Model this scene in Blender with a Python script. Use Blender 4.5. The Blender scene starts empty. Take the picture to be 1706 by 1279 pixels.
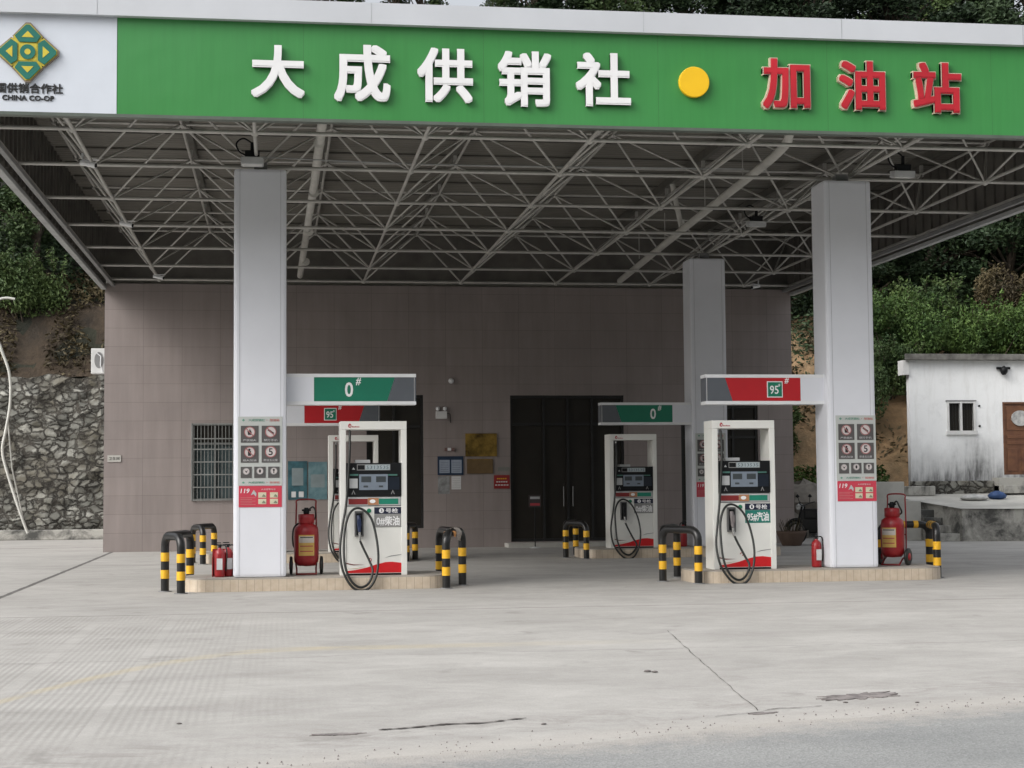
import bpy, bmesh, math, random
from mathutils import Vector, Matrix, noise
C = bpy.context.scene.collection
R = math.radians
random.seed(7)

# ------------------------------------------------------------------ camera, world, sun, exposure
YAW, PIT, ROL, FPX = 0.1443, 0.0611, -0.0081, 2694.16
cy, sy = math.cos(YAW), math.sin(YAW)
fw = Vector((sy * math.cos(PIT), cy * math.cos(PIT), math.sin(PIT)))
rt0 = Vector((cy, -sy, 0)); up0 = rt0.cross(fw)
rt = math.cos(ROL) * rt0 + math.sin(ROL) * up0
up = -math.sin(ROL) * rt0 + math.cos(ROL) * up0
cam_d = bpy.data.cameras.new('camera'); cam = bpy.data.objects.new('camera', cam_d); C.objects.link(cam)
cam.matrix_world = Matrix(((rt.x, up.x, -fw.x, .352), (rt.y, up.y, -fw.y, -25.394), (rt.z, up.z, -fw.z, 1.6), (0, 0, 0, 1)))
cam_d.sensor_width = 36; cam_d.lens = 36 * FPX / 1706; cam_d.clip_end = 3000
bpy.context.scene.camera = cam
SUN_EL, SUN_AZ = R(36), R(242)
w = bpy.data.worlds.new('World'); bpy.context.scene.world = w; w.use_nodes = True
nt = w.node_tree; bg = nt.nodes['Background']
sk = nt.nodes.new('ShaderNodeTexSky'); sk.sky_type = 'NISHITA'; sk.sun_disc = False
sk.sun_elevation = SUN_EL; sk.sun_rotation = SUN_AZ; sk.dust_density = 4; sk.air_density = 1.0
hs = nt.nodes.new('ShaderNodeHueSaturation'); hs.inputs['Saturation'].default_value = .22; hs.inputs['Value'].default_value = 1.1
nt.links.new(sk.outputs[0], hs.inputs['Color']); 
tcw = nt.nodes.new('ShaderNodeTexCoord'); spw = nt.nodes.new('ShaderNodeSeparateXYZ'); nt.links.new(tcw.outputs['Generated'], spw.inputs[0])
mrw = nt.nodes.new('ShaderNodeMapRange'); nt.links.new(spw.outputs['Z'], mrw.inputs[0]); mrw.inputs[1].default_value = 0; mrw.inputs[2].default_value = 1; mrw.inputs[3].default_value = .80; mrw.inputs[4].default_value = 2.4
mlw = nt.nodes.new('ShaderNodeVectorMath'); mlw.operation = 'SCALE'; nt.links.new(hs.outputs[0], mlw.inputs[0]); nt.links.new(mrw.outputs[0], mlw.inputs['Scale'])
nt.links.new(mlw.outputs[0], bg.inputs[0]); bg.inputs[1].default_value = .13
sd = bpy.data.lights.new('sun', 'SUN'); sd.energy = .8; sd.angle = R(50); sd.color = (1, .97, .93)
so = bpy.data.objects.new('sun', sd); C.objects.link(so)
sdir = Vector((math.sin(SUN_AZ) * math.cos(SUN_EL), math.cos(SUN_AZ) * math.cos(SUN_EL), math.sin(SUN_EL)))
so.rotation_euler = sdir.to_track_quat('Z', 'Y').to_euler()
vs = bpy.context.scene.view_settings; vs.view_transform = 'Standard'; vs.look = 'None'; vs.exposure = 0.2; vs.gamma = 1
bpy.context.scene.cycles.max_bounces = 8; bpy.context.scene.cycles.diffuse_bounces = 5

# ------------------------------------------------------------------ materials
def nd(t, typ, **kw):
    n = t.nodes.new(typ)
    for k, v in kw.items():
        if k in n.inputs: n.inputs[k].default_value = v
        else: setattr(n, k, v)
    return n
MATS = {}
def mat(name, col, rough=.6, metal=0, var=.12, scale=3, bump=0, bscale=40, col2=None, spec=.5):
    """plain procedural paint / plastic / metal with soft mottling"""
    if name in MATS: return MATS[name]
    m = bpy.data.materials.new(name); m.use_nodes = True; t = m.node_tree; b = t.nodes['Principled BSDF']
    tc = nd(t, 'ShaderNodeTexCoord'); n1 = nd(t, 'ShaderNodeTexNoise', Scale=scale, Detail=6.0, Roughness=.6)
    t.links.new(tc.outputs['Object'], n1.inputs['Vector'])
    rp = nd(t, 'ShaderNodeValToRGB'); e = rp.color_ramp.elements
    c2 = col2 if col2 else tuple(x * (1 - var * 2) for x in col)
    e[0].position = .32; e[0].color = (*c2, 1); e[1].position = .62; e[1].color = (*col, 1)
    t.links.new(n1.outputs['Fac'], rp.inputs['Fac']); t.links.new(rp.outputs[0], b.inputs['Base Color'])
    b.inputs['Roughness'].default_value = rough; b.inputs['Metallic'].default_value = metal
    b.inputs['Specular IOR Level'].default_value = spec
    if bump:
        n2 = nd(t, 'ShaderNodeTexNoise', Scale=bscale, Detail=4.0); t.links.new(tc.outputs['Object'], n2.inputs['Vector'])
        bp = nd(t, 'ShaderNodeBump', Strength=bump, Distance=.02); t.links.new(n2.outputs['Fac'], bp.inputs['Height'])
        t.links.new(bp.outputs[0], b.inputs['Normal'])
    MATS[name] = m; return m
def math_(t, op, a, b=None, clamp=False):
    n = t.nodes.new('ShaderNodeMath'); n.operation = op; n.use_clamp = clamp
    for i, x in enumerate((a, b)):
        if x is None: continue
        if isinstance(x, (int, float)): n.inputs[i].default_value = x
        else: t.links.new(x, n.inputs[i])
    return n.outputs[0]
def mixc(t, f, a, b, mode='MIX'):
    n = t.nodes.new('ShaderNodeMix'); n.data_type = 'RGBA'; n.blend_type = mode
    for s, x in ((n.inputs[0], f), (n.inputs[6], a), (n.inputs[7], b)):
        if isinstance(x, (int, float)): s.default_value = x
        elif isinstance(x, tuple): s.default_value = (*x, 1)
        else: t.links.new(x, s)
    return n.outputs[2]
def ramp(t, f, p0, p1, c0=(0, 0, 0), c1=(1, 1, 1)):
    n = t.nodes.new('ShaderNodeValToRGB'); e = n.color_ramp.elements
    e[0].position = p0; e[0].color = (*c0, 1); e[1].position = p1; e[1].color = (*c1, 1)
    t.links.new(f, n.inputs[0]); return n.outputs[0]
def base(name, rough=.8):
    m = bpy.data.materials.new(name); m.use_nodes = True; t = m.node_tree; b = t.nodes['Principled BSDF']
    b.inputs['Roughness'].default_value = rough
    tc = t.nodes.new('ShaderNodeTexCoord'); sp = t.nodes.new('ShaderNodeSeparateXYZ'); t.links.new(tc.outputs['Object'], sp.inputs[0])
    MATS[name] = m
    return m, t, b, tc.outputs['Object'], sp.outputs
def noi(t, co, scale, detail=5, rough=.6, dist=0):
    n = nd(t, 'ShaderNodeTexNoise', Scale=scale, Detail=float(detail), Roughness=rough, Distortion=float(dist)); t.links.new(co, n.inputs['Vector']); return n.outputs['Fac']
def bumpn(t, b, h, s=.3, d=.02):
    n = nd(t, 'ShaderNodeBump', Strength=s, Distance=d); t.links.new(h, n.inputs['Height']); t.links.new(n.outputs[0], b.inputs['Normal'])

ringr = mat('pictogram_red', (.42, .05, .06), .5)
white = mat('white_paint', (.74, .75, .76), .35, var=.03)
white_old = mat('worn_white_paint', (.66, .66, .65), .5, var=.08)
colgrey = mat('column_cladding', (.70, .715, .76), .32, var=.025, scale=1.2)
steel = mat('galvanised_tube', (.50, .49, .46), .45, .25, var=.1)
dark = mat('black_plastic', (.008, .009, .010), .5, var=.1, spec=.2)
black = mat('black_paint', (.018, .018, .018), .3, var=.15, spec=.4)
yellow = mat('yellow_paint', (.78, .43, .02), .4, var=.08)
red = mat('red_paint', (.30, .010, .014), .35, var=.12)
redp = mat('red_panel', (.45, .012, .018), .4, var=.04)
greenp = mat('dark_green_panel', (.008, .17, .10), .4, var=.05)
greyp = mat('grey_panel', (.10, .11, .125), .4, var=.05)
rubber = mat('hose_rubber', (.012, .014, .012), .45, var=.2)
grey = mat('grey_plastic', (.25, .25, .25), .5)
lgrey = mat('light_grey_plastic', (.45, .46, .46), .5)
chrome = mat('chrome', (.7, .7, .7), .2, 1)
tile_cream = None
glass = mat('dark_glass', (.024, .021, .017), .28, var=.1, spec=.35)
alu = mat('dark_aluminium', (.03, .03, .03), .35, .3)
steelbar = mat('window_bar_steel', (.30, .31, .30), .4, .4)
signgreen, t, b, co, sx = base('sign_green_face', .42)
t.links.new(mixc(t, ramp(t, noi(t, co, .35, 2), .3, .7), (.052, .25, .07), (.038, .225, .05)), b.inputs['Base Color'])
mps = nd(t, 'ShaderNodeMapping'); mps.inputs['Scale'].default_value = (9, 1, .5); t.links.new(co, mps.inputs[0])
b.inputs['Base Color'].links[0]; cc0 = b.inputs['Base Color'].links[0].from_socket
cc1 = mixc(t, .5, cc0, ramp(t, noi(t, mps.outputs[0], 1.5, 6, .7), .3, .7, (.84, .84, .84), (1.08, 1.08, 1.08)), 'MULTIPLY')
sm = math_(t, 'LESS_THAN', math_(t, 'FRACT', math_(t, 'MULTIPLY', math_(t, 'ADD', sx['X'], 1.75), .41)), .004)
cc1 = mixc(t, math_(t, 'MULTIPLY', sm, .45), cc1, (.03, .10, .03)); t.links.new(cc1, b.inputs['Base Color'])
bumpn(t, b, noi(t, co, .9, 2), .35, .06)
signwhite = mat('sign_white_face', (.62, .66, .72), .4, var=.02)
letterwhite = mat('letter_white', (.80, .80, .80), .4, var=.04)
letterside = mat('letter_side_grey', (.45, .45, .43), .5)
letterred = mat('letter_red', (.50, .018, .03), .35, var=.12, scale=1.2)
lettercream = mat('letter_cream_edge', (.62, .5, .38), .5)
dotyellow = mat('dot_yellow', (.83, .5, .01), .4, var=.03)
emgreen = mat('emblem_green', (.012, .16, .12), .4)
emyellow = mat('emblem_yellow', (.62, .50, .05), .4)
emedge = mat('emblem_edge', (.25, .2, .15), .5)
ink = mat('black_ink', (.02, .02, .02), .6)
paper = mat('paper_white', (.6, .6, .6), .8, var=.05, scale=9)
cream = mat('cream_paper', (.62, .58, .42), .8)

# tiled wall of the station
m, t, b, co, sx = base('wall_tile', .45); walltile = m
cb = nd(t, 'ShaderNodeCombineXYZ'); t.links.new(sx['X'], cb.inputs[0]); t.links.new(sx['Z'], cb.inputs[1])
br = nd(t, 'ShaderNodeTexBrick', offset=0.0, Scale=1.0); br.inputs['Mortar Size'].default_value = .005
br.inputs['Brick Width'].default_value = .93; br.inputs['Row Height'].default_value = .455; br.inputs['Mortar Smooth'].default_value = .3
br.inputs['Color1'].default_value = (.285, .246, .232, 1); br.inputs['Color2'].default_value = (.262, .226, .214, 1); br.inputs['Mortar'].default_value = (.185, .16, .15, 1)
t.links.new(cb.outputs[0], br.inputs['Vector'])
mp = nd(t, 'ShaderNodeMapping'); mp.inputs['Scale'].default_value = (4, 1, .35); t.links.new(co, mp.inputs[0])
c1 = mixc(t, .5, br.outputs['Color'], ramp(t, noi(t, mp.outputs[0], 1.2, 6), .3, .75, (.75, .75, .75), (1.12, 1.12, 1.12)), 'MULTIPLY')
c1 = mixc(t, .55, c1, ramp(t, noi(t, co, .5, 4, .6, .5), .3, .7, (.80, .80, .80), (1.12, 1.10, 1.10)), 'MULTIPLY')
t.links.new(c1, b.inputs['Base Color']); bumpn(t, b, br.outputs['Fac'], .15, -.004)
t.links.new(ramp(t, noi(t, mp.outputs[0], 2.5, 4), .3, .7, (.32, .32, .32), (.6, .6, .6)), b.inputs['Roughness'])

# cream kerb tile of the islands
m, t, b, co, sx = base('island_tile', .4); tile_cream = m
l1 = math_(t, 'LESS_THAN', math_(t, 'FRACT', math_(t, 'MULTIPLY', sx['X'], 8.3)), .045)
l2 = math_(t, 'LESS_THAN', math_(t, 'FRACT', math_(t, 'MULTIPLY', sx['Y'], 8.3)), .0)
c1 = mixc(t, l1, ramp(t, noi(t, co, 7), .3, .7, (.44, .36, .27), (.56, .48, .38)), (.25, .20, .16))
t.links.new(c1, b.inputs['Base Color'])
islandtop = mat('island_top_concrete', (.36, .33, .29), .7, var=.1, scale=2)

# forecourt concrete
m, t, b, co, sx = base('forecourt_concrete', .82); concrete = m
mp = nd(t, 'ShaderNodeMapping'); mp.inputs['Scale'].default_value = (.62, 1, 1); t.links.new(co, mp.inputs[0])
n1 = noi(t, mp.outputs[0], .55, 8, .65, .4); n2 = noi(t, co, 14, 6, .7); n3 = noi(t, mp.outputs[0], 2.2, 6, .7, .8)
c = ramp(t, n1, .25, .75, (.325, .313, .293), (.465, .45, .423))
c = mixc(t, .55, c, ramp(t, n3, .3, .75, (.70, .69, .675), (1.12, 1.12, 1.12)), 'MULTIPLY')
c = mixc(t, .35, c, ramp(t, n2, .3, .7, (.8, .8, .8), (1.1, 1.1, 1.1)), 'MULTIPLY')
# brushed ribs running away from the road, in bays at the left
wob = math_(t, 'MULTIPLY', noi(t, co, .5, 1), .05)
rib = math_(t, 'SINE', math_(t, 'MULTIPLY', math_(t, 'ADD', sx['X'], wob), 104))
mx = math_(t, 'MULTIPLY', math_(t, 'SUBTRACT', 1.1, sx['X']), .45, True)
my = math_(t, 'MULTIPLY', math_(t, 'SUBTRACT', -4.75, sx['Y']), 5, True)
bay = math_(t, 'GREATER_THAN', math_(t, 'ABSOLUTE', math_(t, 'SUBTRACT', math_(t, 'FRACT', math_(t, 'MULTIPLY', sx['X'], 1.15)), .5)), .45)
msk = math_(t, 'MULTIPLY', math_(t, 'MULTIPLY', mx, my), math_(t, 'SUBTRACT', 1, bay))
msk = math_(t, 'MULTIPLY', msk, ramp(t, noi(t, co, .5, 3), .34, .55))
ribv = math_(t, 'MULTIPLY', math_(t, 'ADD', math_(t, 'MULTIPLY', rib, .5), .5), msk)
c = mixc(t, math_(t, 'MULTIPLY', ribv, .5), c, (.25, .24, .22))
# joints: one across under the canopy drip line, long ones away from the road, plus worn edge dirt
def line(coord, pos, wd, amp=.05):
    d = math_(t, 'ABSOLUTE', math_(t, 'SUBTRACT', math_(t, 'ADD', coord, math_(t, 'MULTIPLY', math_(t, 'SUBTRACT', noi(t, co, 1.3, 4), .5), amp)), pos))
    return math_(t, 'LESS_THAN', d, wd)
for cc, pos, wd, st, am in ((sx['Y'], -4.75, .03, .55, .1), (sx['Y'], -1.9, .03, .22, .1), (sx['X'], -3.62, .045, .85, .06), (sx['Y'], 18.2, .1, .6, .3), (sx['Y'], 8.2, .06, .3, .2), (sx['Y'], -10.1, .04, .15, .6)):
    c = mixc(t, math_(t, 'MULTIPLY', line(cc, pos, wd, am), st), c, (.06, .055, .05))
edge = math_(t, 'SUBTRACT', math_(t, 'ADD', math_(t, 'MULTIPLY', sx['X'], .33), -15.3), sx['Y'])   # > 0 towards the road
ed = ramp(t, math_(t, 'ABSOLUTE', math_(t, 'ADD', edge, 0.0)), 0.0, 1.0, (1, 1, 1), (0, 0, 0))
c = mixc(t, math_(t, 'MULTIPLY', math_(t, 'MULTIPLY', ed, ramp(t, noi(t, mp.outputs[0], 3.2, 7, .75, 1.2), .47, .62)), .62), c, (.24, .22, .205))
c = mixc(t, math_(t, 'MULTIPLY', ramp(t, math_(t, 'ABSOLUTE', math_(t, 'ADD', edge, -.75)), 0, .4, (1, 1, 1), (0, 0, 0)), .45), c, (.46, .43, .39))
dxl = math_(t, 'MAXIMUM', math_(t, 'SUBTRACT', .6, sx['X']), 0)
yc = math_(t, 'SUBTRACT', -9.35, math_(t, 'MULTIPLY', math_(t, 'MULTIPLY', dxl, dxl), .65))
yd = math_(t, 'ABSOLUTE', math_(t, 'SUBTRACT', sx['Y'], yc))
ym = math_(t, 'MULTIPLY', ramp(t, yd, .12, .26, (1, 1, 1), (0, 0, 0)), math_(t, 'MULTIPLY', math_(t, 'SUBTRACT', 4.5, sx['X']), .3, True))
c = mixc(t, math_(t, 'MULTIPLY', math_(t, 'MULTIPLY', ym, ramp(t, n3, .3, .6)), .42), c, (.47, .38, .20))
gr = noi(t, co, 60, 3, .8); c = mixc(t, .5, c, ramp(t, gr, .3, .7, (.72, .72, .72), (1.22, 1.22, 1.22)), 'MULTIPLY')
c = mixc(t, math_(t, 'MULTIPLY', ramp(t, noi(t, mp.outputs[0], 1.0, 9, .8, .6), .54, .72), .5), c, (.22, .205, .19))
sv = nd(t, 'ShaderNodeTexVoronoi', Scale=.9); sv.inputs['Randomness'].default_value = 1; svd = nd(t, 'ShaderNodeVectorMath', operation='ADD'); t.links.new(co, svd.inputs[0])
svn = nd(t, 'ShaderNodeTexNoise', Scale=3.0, Detail=5.0); t.links.new(co, svn.inputs['Vector']); t.links.new(svn.outputs['Color'], svd.inputs[1]); t.links.new(svd.outputs[0], sv.inputs['Vector'])
c = mixc(t, math_(t, 'MULTIPLY', ramp(t, sv.outputs['Distance'], .05, .17, (1, 1, 1), (0, 0, 0)), .38), c, (.17, .16, .145))
cr = nd(t, 'ShaderNodeTexVoronoi', feature='DISTANCE_TO_EDGE', Scale=.33); 
mp2 = nd(t, 'ShaderNodeVectorMath', operation='ADD'); t.links.new(co, mp2.inputs[0])
nz = nd(t, 'ShaderNodeTexNoise', Scale=1.5, Detail=5.0); t.links.new(co, nz.inputs['Vector']); t.links.new(nz.outputs['Color'], mp2.inputs[1])
t.links.new(mp2.outputs[0], cr.inputs['Vector'])
c = mixc(t, math_(t, 'MULTIPLY', math_(t, 'LESS_THAN', cr.outputs['Distance'], .0016), .12), c, (.2, .19, .18))
t.links.new(c, b.inputs['Base Color'])
bumpn(t, b, math_(t, 'ADD', math_(t, 'MULTIPLY', n2, .5), math_(t, 'MULTIPLY', ribv, -.6)), .25, .01)

m, t, b, co, sx = base('road_asphalt', .85); asphalt = m
mp = nd(t, 'ShaderNodeMapping'); mp.inputs['Scale'].default_value = (.3, 1, 1); mp.inputs['Rotation'].default_value = (0, 0, .32); t.links.new(co, mp.inputs[0])
vo = nd(t, 'ShaderNodeTexVoronoi', Scale=70.0); t.links.new(co, vo.inputs['Vector'])
c = ramp(t, noi(t, mp.outputs[0], .9, 7, .65, .3), .3, .72, (.20, .205, .20), (.29, .29, .28))
c = mixc(t, .5, c, ramp(t, vo.outputs['Color'], .1, .9, (.6, .6, .6), (1.35, 1.35, 1.35)), 'MULTIPLY')
edge = math_(t, 'SUBTRACT', math_(t, 'ADD', math_(t, 'MULTIPLY', sx['X'], .325), -16.18), sx['Y'])
dm = math_(t, 'MULTIPLY', ramp(t, math_(t, 'ADD', edge, math_(t, 'MULTIPLY', math_(t, 'SUBTRACT', noi(t, co, 5, 8, .75), .5), 1.4)), -.1, .55, (1, 1, 1), (0, 0, 0)), .8)
c = mixc(t, dm, c, (.40, .37, .335))
t.links.new(c, b.inputs['Base Color']); bumpn(t, b, vo.outputs['Distance'], .4, .01)

m, t, b, co, sx = base('stained_concrete', .9); stainc = m
n1 = noi(t, co, 1.1, 8, .7, .4)
t.links.new(mixc(t, ramp(t, n1, .42, .60), (.40, .39, .355), (.07, .07, .065)), b.inputs['Base Color']); bumpn(t, b, noi(t, co, 12), .3)
paleconc = mat('pale_concrete', (.48, .47, .43), .85, var=.14, scale=1.3, bump=.3)

# shed plaster with mould low down and below the window
m, t, b, co, sx = base('mouldy_white_plaster', .85); plaster = m
n1 = noi(t, co, 1.6, 8, .72, .3); mpv = nd(t, 'ShaderNodeMapping'); mpv.inputs['Scale'].default_value = (3, 3, .5); t.links.new(co, mpv.inputs[0]); n2 = noi(t, mpv.outputs[0], 1.5, 7, .7)
low = math_(t, 'MULTIPLY', math_(t, 'SUBTRACT', 2.9, sx['Z']), .75, True)
wx = math_(t, 'SUBTRACT', 1, math_(t, 'MULTIPLY', math_(t, 'ABSOLUTE', math_(t, 'SUBTRACT', sx['X'], 19.9)), 1.2), True)
lowm = math_(t, 'MULTIPLY', math_(t, 'SUBTRACT', 2.95, sx['Z']), 3, True)
f = math_(t, 'ADD', math_(t, 'POWER', low, 1.6), math_(t, 'MULTIPLY', math_(t, 'MULTIPLY', wx, lowm), .45))
f = math_(t, 'MULTIPLY', math_(t, 'ADD', f, math_(t, 'MULTIPLY', math_(t, 'SUBTRACT', n1, .5), .9)), 1.0, True)
f2 = math_(t, 'MULTIPLY', math_(t, 'MULTIPLY', f, ramp(t, n2, .25, .6)), .95, True)
c = mixc(t, f2, ramp(t, n2, .25, .5, (.68, .68, .67), (.82, .83, .83)), (.09, .09, .088))
t.links.new(c, b.inputs['Base Color'])
# rubble stone wall: pale stones in dark mortar
m, t, b, co, sx = base('rubble_stone', .9); rubble = m
ad = nd(t, 'ShaderNodeMapping'); ad.inputs['Scale'].default_value = (1, 1, 1.55); t.links.new(co, ad.inputs[0])
nz = nd(t, 'ShaderNodeTexNoise', Scale=2.6, Detail=6.0, Roughness=.65); t.links.new(co, nz.inputs['Vector'])
va = nd(t, 'ShaderNodeVectorMath', operation='MULTIPLY_ADD'); va.inputs[1].default_value = (.5, .5, .5); t.links.new(nz.outputs['Color'], va.inputs[0]); t.links.new(ad.outputs[0], va.inputs[2])
v1 = nd(t, 'ShaderNodeTexVoronoi', feature='DISTANCE_TO_EDGE', Scale=3.3); v2 = nd(t, 'ShaderNodeTexVoronoi', Scale=3.3)
t.links.new(va.outputs[0], v1.inputs['Vector']); t.links.new(va.outputs[0], v2.inputs['Vector'])
sc = mixc(t, v2.outputs['Color'], (.10, .10, .088), (.36, .355, .32)); sc = mixc(t, .6, sc, ramp(t, noi(t, co, 6, 6), .3, .7, (.55, .55, .5), (1.1, 1.1, 1.1)), 'MULTIPLY')
moss = ramp(t, noi(t, co, .7, 7, .7), .47, .6); sc = mixc(t, math_(t, 'MULTIPLY', moss, .6), sc, (.075, .06, .035))
edg = math_(t, 'ADD', v1.outputs['Distance'], math_(t, 'MULTIPLY', math_(t, 'SUBTRACT', noi(t, co, 3.5, 8, .7), .5), .42))
c = mixc(t, ramp(t, edg, .05, .13), mixc(t, ramp(t, noi(t, co, 2.2, 6), .4, .65), (.028, .025, .02), (.10, .09, .075)), sc)
t.links.new(c, b.inputs['Base Color']); bumpn(t, b, ramp(t, edg, .0, .2), .8, .12)
# earth
def earth(name, c0, c1, s=.8):
    m, t, b, co, sx = base(name, .95); n1 = noi(t, co, s, 9, .7, .3); n2 = noi(t, co, s * 6, 6, .7)
    c = ramp(t, n1, .3, .68, c0, c1); c = mixc(t, .6, c, ramp(t, n2, .3, .7, (.5, .5, .5), (1.15, 1.15, 1.15)), 'MULTIPLY')
    t.links.new(c, b.inputs['Base Color']); bumpn(t, b, n2, .8, .1); return m
earth_orange = earth('orange_earth', (.17, .125, .07), (.42, .27, .145))
earth_brown = earth('brown_bank_earth', (.02, .016, .011), (.075, .052, .032), .9)
earth_dark = earth('forest_floor', (.010, .012, .008), (.035, .035, .02))
def leafmat(name, c0, c1, s=.7):
    m, t, b, co, sx = base(name, .6); n1 = noi(t, co, s, 3); n2 = noi(t, co, 5, 3)
    oi = t.nodes.new('ShaderNodeObjectInfo')
    c = mixc(t, ramp(t, math_(t, 'ADD', math_(t, 'MULTIPLY', n1, .6), math_(t, 'MULTIPLY', n2, .4)), .38, .62), c0, c1)
    c = mixc(t, .8, c, ramp(t, oi.outputs['Random'], 0, 1, (.6, .65, .6), (1.2, 1.15, 1.0)), 'MULTIPLY')
    t.links.new(c, b.inputs['Base Color']); b.inputs['Specular IOR Level'].default_value = .3; return m
leaf_dark = leafmat('dark_leaf', (.010, .024, .010), (.036, .062, .026))
leaf_mid = leafmat('mid_leaf', (.03, .06, .02), (.085, .125, .04))
leaf_bright = leafmat('bright_leaf', (.028, .065, .014), (.10, .165, .04), 1.2)
leaf_dry = leafmat('dry_leaf', (.035, .027, .014), (.12, .095, .05))
bark = mat('bark', (.09, .07, .05), .9, var=.3, scale=6, bump=.5, bscale=20)
m, t, b, co, sx = base('roof_sheet', .6); roofsheet = m
t.links.new(ramp(t, noi(t, co, .8, 4), .3, .7, (.15, .142, .122), (.20, .19, .165)), b.inputs['Base Color'])
wv = math_(t, 'SINE', math_(t, 'MULTIPLY', sx['Y'], 31)); bumpn(t, b, wv, .5, .02)
innerfascia = mat('fascia_inner_sheet', (.15, .14, .125), .6, var=.2, scale=1.5)
cornice = mat('cornice_white', (.56, .58, .61), .4, var=.05, scale=.6)

# ------------------------------------------------------------------ mesh helpers
class MB:
    def __init__(s): s.v = []; s.f = []; s.mi = []; s.sm = []
    def add(s, vs, fs, mi=0, smooth=False):
        o = len(s.v); s.v += [tuple(v) for v in vs]; s.f += [tuple(i + o for i in f) for f in fs]
        s.mi += [mi] * len(fs); s.sm += [smooth] * len(fs); return s
    def box(s, x0, x1, y0, y1, z0, z1, mi=0):
        return s.add([(x0, y0, z0), (x1, y0, z0), (x1, y1, z0), (x0, y1, z0), (x0, y0, z1), (x1, y0, z1), (x1, y1, z1), (x0, y1, z1)],
                     [(0, 3, 2, 1), (4, 5, 6, 7), (0, 1, 5, 4), (1, 2, 6, 5), (2, 3, 7, 6), (3, 0, 4, 7)], mi)
    def tube(s, pts, r, n=8, mi=0, caps=True):
        pts = [Vector(p) for p in pts]; rs = r if isinstance(r, (list, tuple)) else [r] * len(pts)
        rings = []; prev = None
        for i, p in enumerate(pts):
            d = (pts[min(i + 1, len(pts) - 1)] - pts[max(i - 1, 0)]).normalized()
            if prev is None:
                a = d.cross(Vector((0, 0, 1)))
                if a.length < .05: a = d.cross(Vector((0, 1, 0)))
            else: a = prev - d * prev.dot(d)
            a.normalize(); prev = a; bb = d.cross(a)
            rings.append([p + rs[i] * (math.cos(2 * math.pi * k / n) * a + math.sin(2 * math.pi * k / n) * bb) for k in range(n)])
        vs = [v for rg in rings for v in rg]; fs = []
        for i in range(len(rings) - 1):
            for k in range(n): fs.append((i * n + k, i * n + (k + 1) % n, (i + 1) * n + (k + 1) % n, (i + 1) * n + k))
        s.add(vs, fs, mi, True)
        if caps: s.add(rings[0], [tuple(range(n))[::-1]], mi); s.add(rings[-1], [tuple(range(n))], mi)
        return s
    def lathe(s, prof, n=20, cx=0, cy=0, mi=0, axis='Z'):
        vs = []
        for r, z in prof:
            for k in range(n):
                a = 2 * math.pi * k / n
                p = (cx + r * math.cos(a), cy + r * math.sin(a), z) if axis == 'Z' else (z, cx + r * math.cos(a), cy + r * math.sin(a))
                vs.append(p)
        fs = [(i * n + k, i * n + (k + 1) % n, (i + 1) * n + (k + 1) % n, (i + 1) * n + k) for i in range(len(prof) - 1) for k in range(n)]
        s.add(vs, fs, mi, True); s.add(vs[:n], [tuple(range(n))[::-1]], mi); s.add(vs[-n:], [tuple(range(n))], mi); return s
    def prism(s, poly, y0, y1, mi=0):
        """polygon in XZ extruded along Y"""
        n = len(poly); vs = [(x, y0, z) for x, z in poly] + [(x, y1, z) for x, z in poly]
        return s.add(vs, [tuple(range(n)), tuple(range(2 * n - 1, n - 1, -1))] + [(i, i + n, (i + 1) % n + n, (i + 1) % n) for i in range(n)], mi)
    def slab(s, poly, z0, z1, mi=0, mitop=None):
        n = len(poly); vs = [(x, y, z0) for x, y in poly] + [(x, y, z1) for x, y in poly]
        s.add(vs, [tuple(range(n))[::-1]] + [(i, (i + 1) % n, (i + 1) % n + n, i + n) for i in range(n)], mi)
        return s.add(vs[n:], [tuple(range(n))], mi if mitop is None else mitop)
    def disc(s, x, z, r, y0, y1, n=20, mi=0, rx=None):
        return s.prism([(x + (rx or r) * math.cos(2 * math.pi * k / n), z + r * math.sin(2 * math.pi * k / n)) for k in range(n)], y0, y1, mi)
    def build(s, name, mats, parent=None, bevel=0, loc=(0, 0, 0), rz=0, fix=True):
        if not isinstance(mats, (list, tuple)): mats = [mats]
        me = bpy.data.meshes.new(name); me.from_pydata(s.v, [], s.f)
        me.polygons.foreach_set('material_index', s.mi); me.polygons.foreach_set('use_smooth', s.sm)
        for m in mats: me.materials.append(m)
        if bevel or fix:
            bm = bmesh.new(); bm.from_mesh(me); bmesh.ops.recalc_face_normals(bm, faces=bm.faces)
            if bevel:
                bmesh.ops.remove_doubles(bm, verts=bm.verts, dist=1e-5)
                es = [e for e in bm.edges if len(e.link_faces) == 2 and e.calc_face_angle(0) > .6]
                bmesh.ops.bevel(bm, geom=es, offset=bevel, segments=2, affect='EDGES', profile=.6)
            bm.to_mesh(me); bm.free()
        me.update(); o = bpy.data.objects.new(name, me); C.objects.link(o)
        o.location = loc; o.rotation_euler = (0, 0, rz)
        if parent: o.parent = parent
        return o
def thing(name, label, cat, loc=(0, 0, 0), rz=0, group=None):
    o = bpy.data.objects.new(name, None); C.objects.link(o); o.location = loc; o.rotation_euler = (0, 0, rz)
    o.empty_display_size = .2; o['label'] = label; o['category'] = cat
    if group: o['group'] = group
    return o
def tag(o, label, cat, group=None):
    o['label'] = label; o['category'] = cat
    if group: o['group'] = group
    return o
def struct(o, kind='structure'): o['kind'] = kind; return o
def copy_tree(o, parent=None):
    c = o.copy(); C.objects.link(c)
    if parent: c.parent = parent
    for ch in list(o.children): copy_tree(ch, c)
    return c
def rename_label(o, label): o['label'] = label; return o
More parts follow.
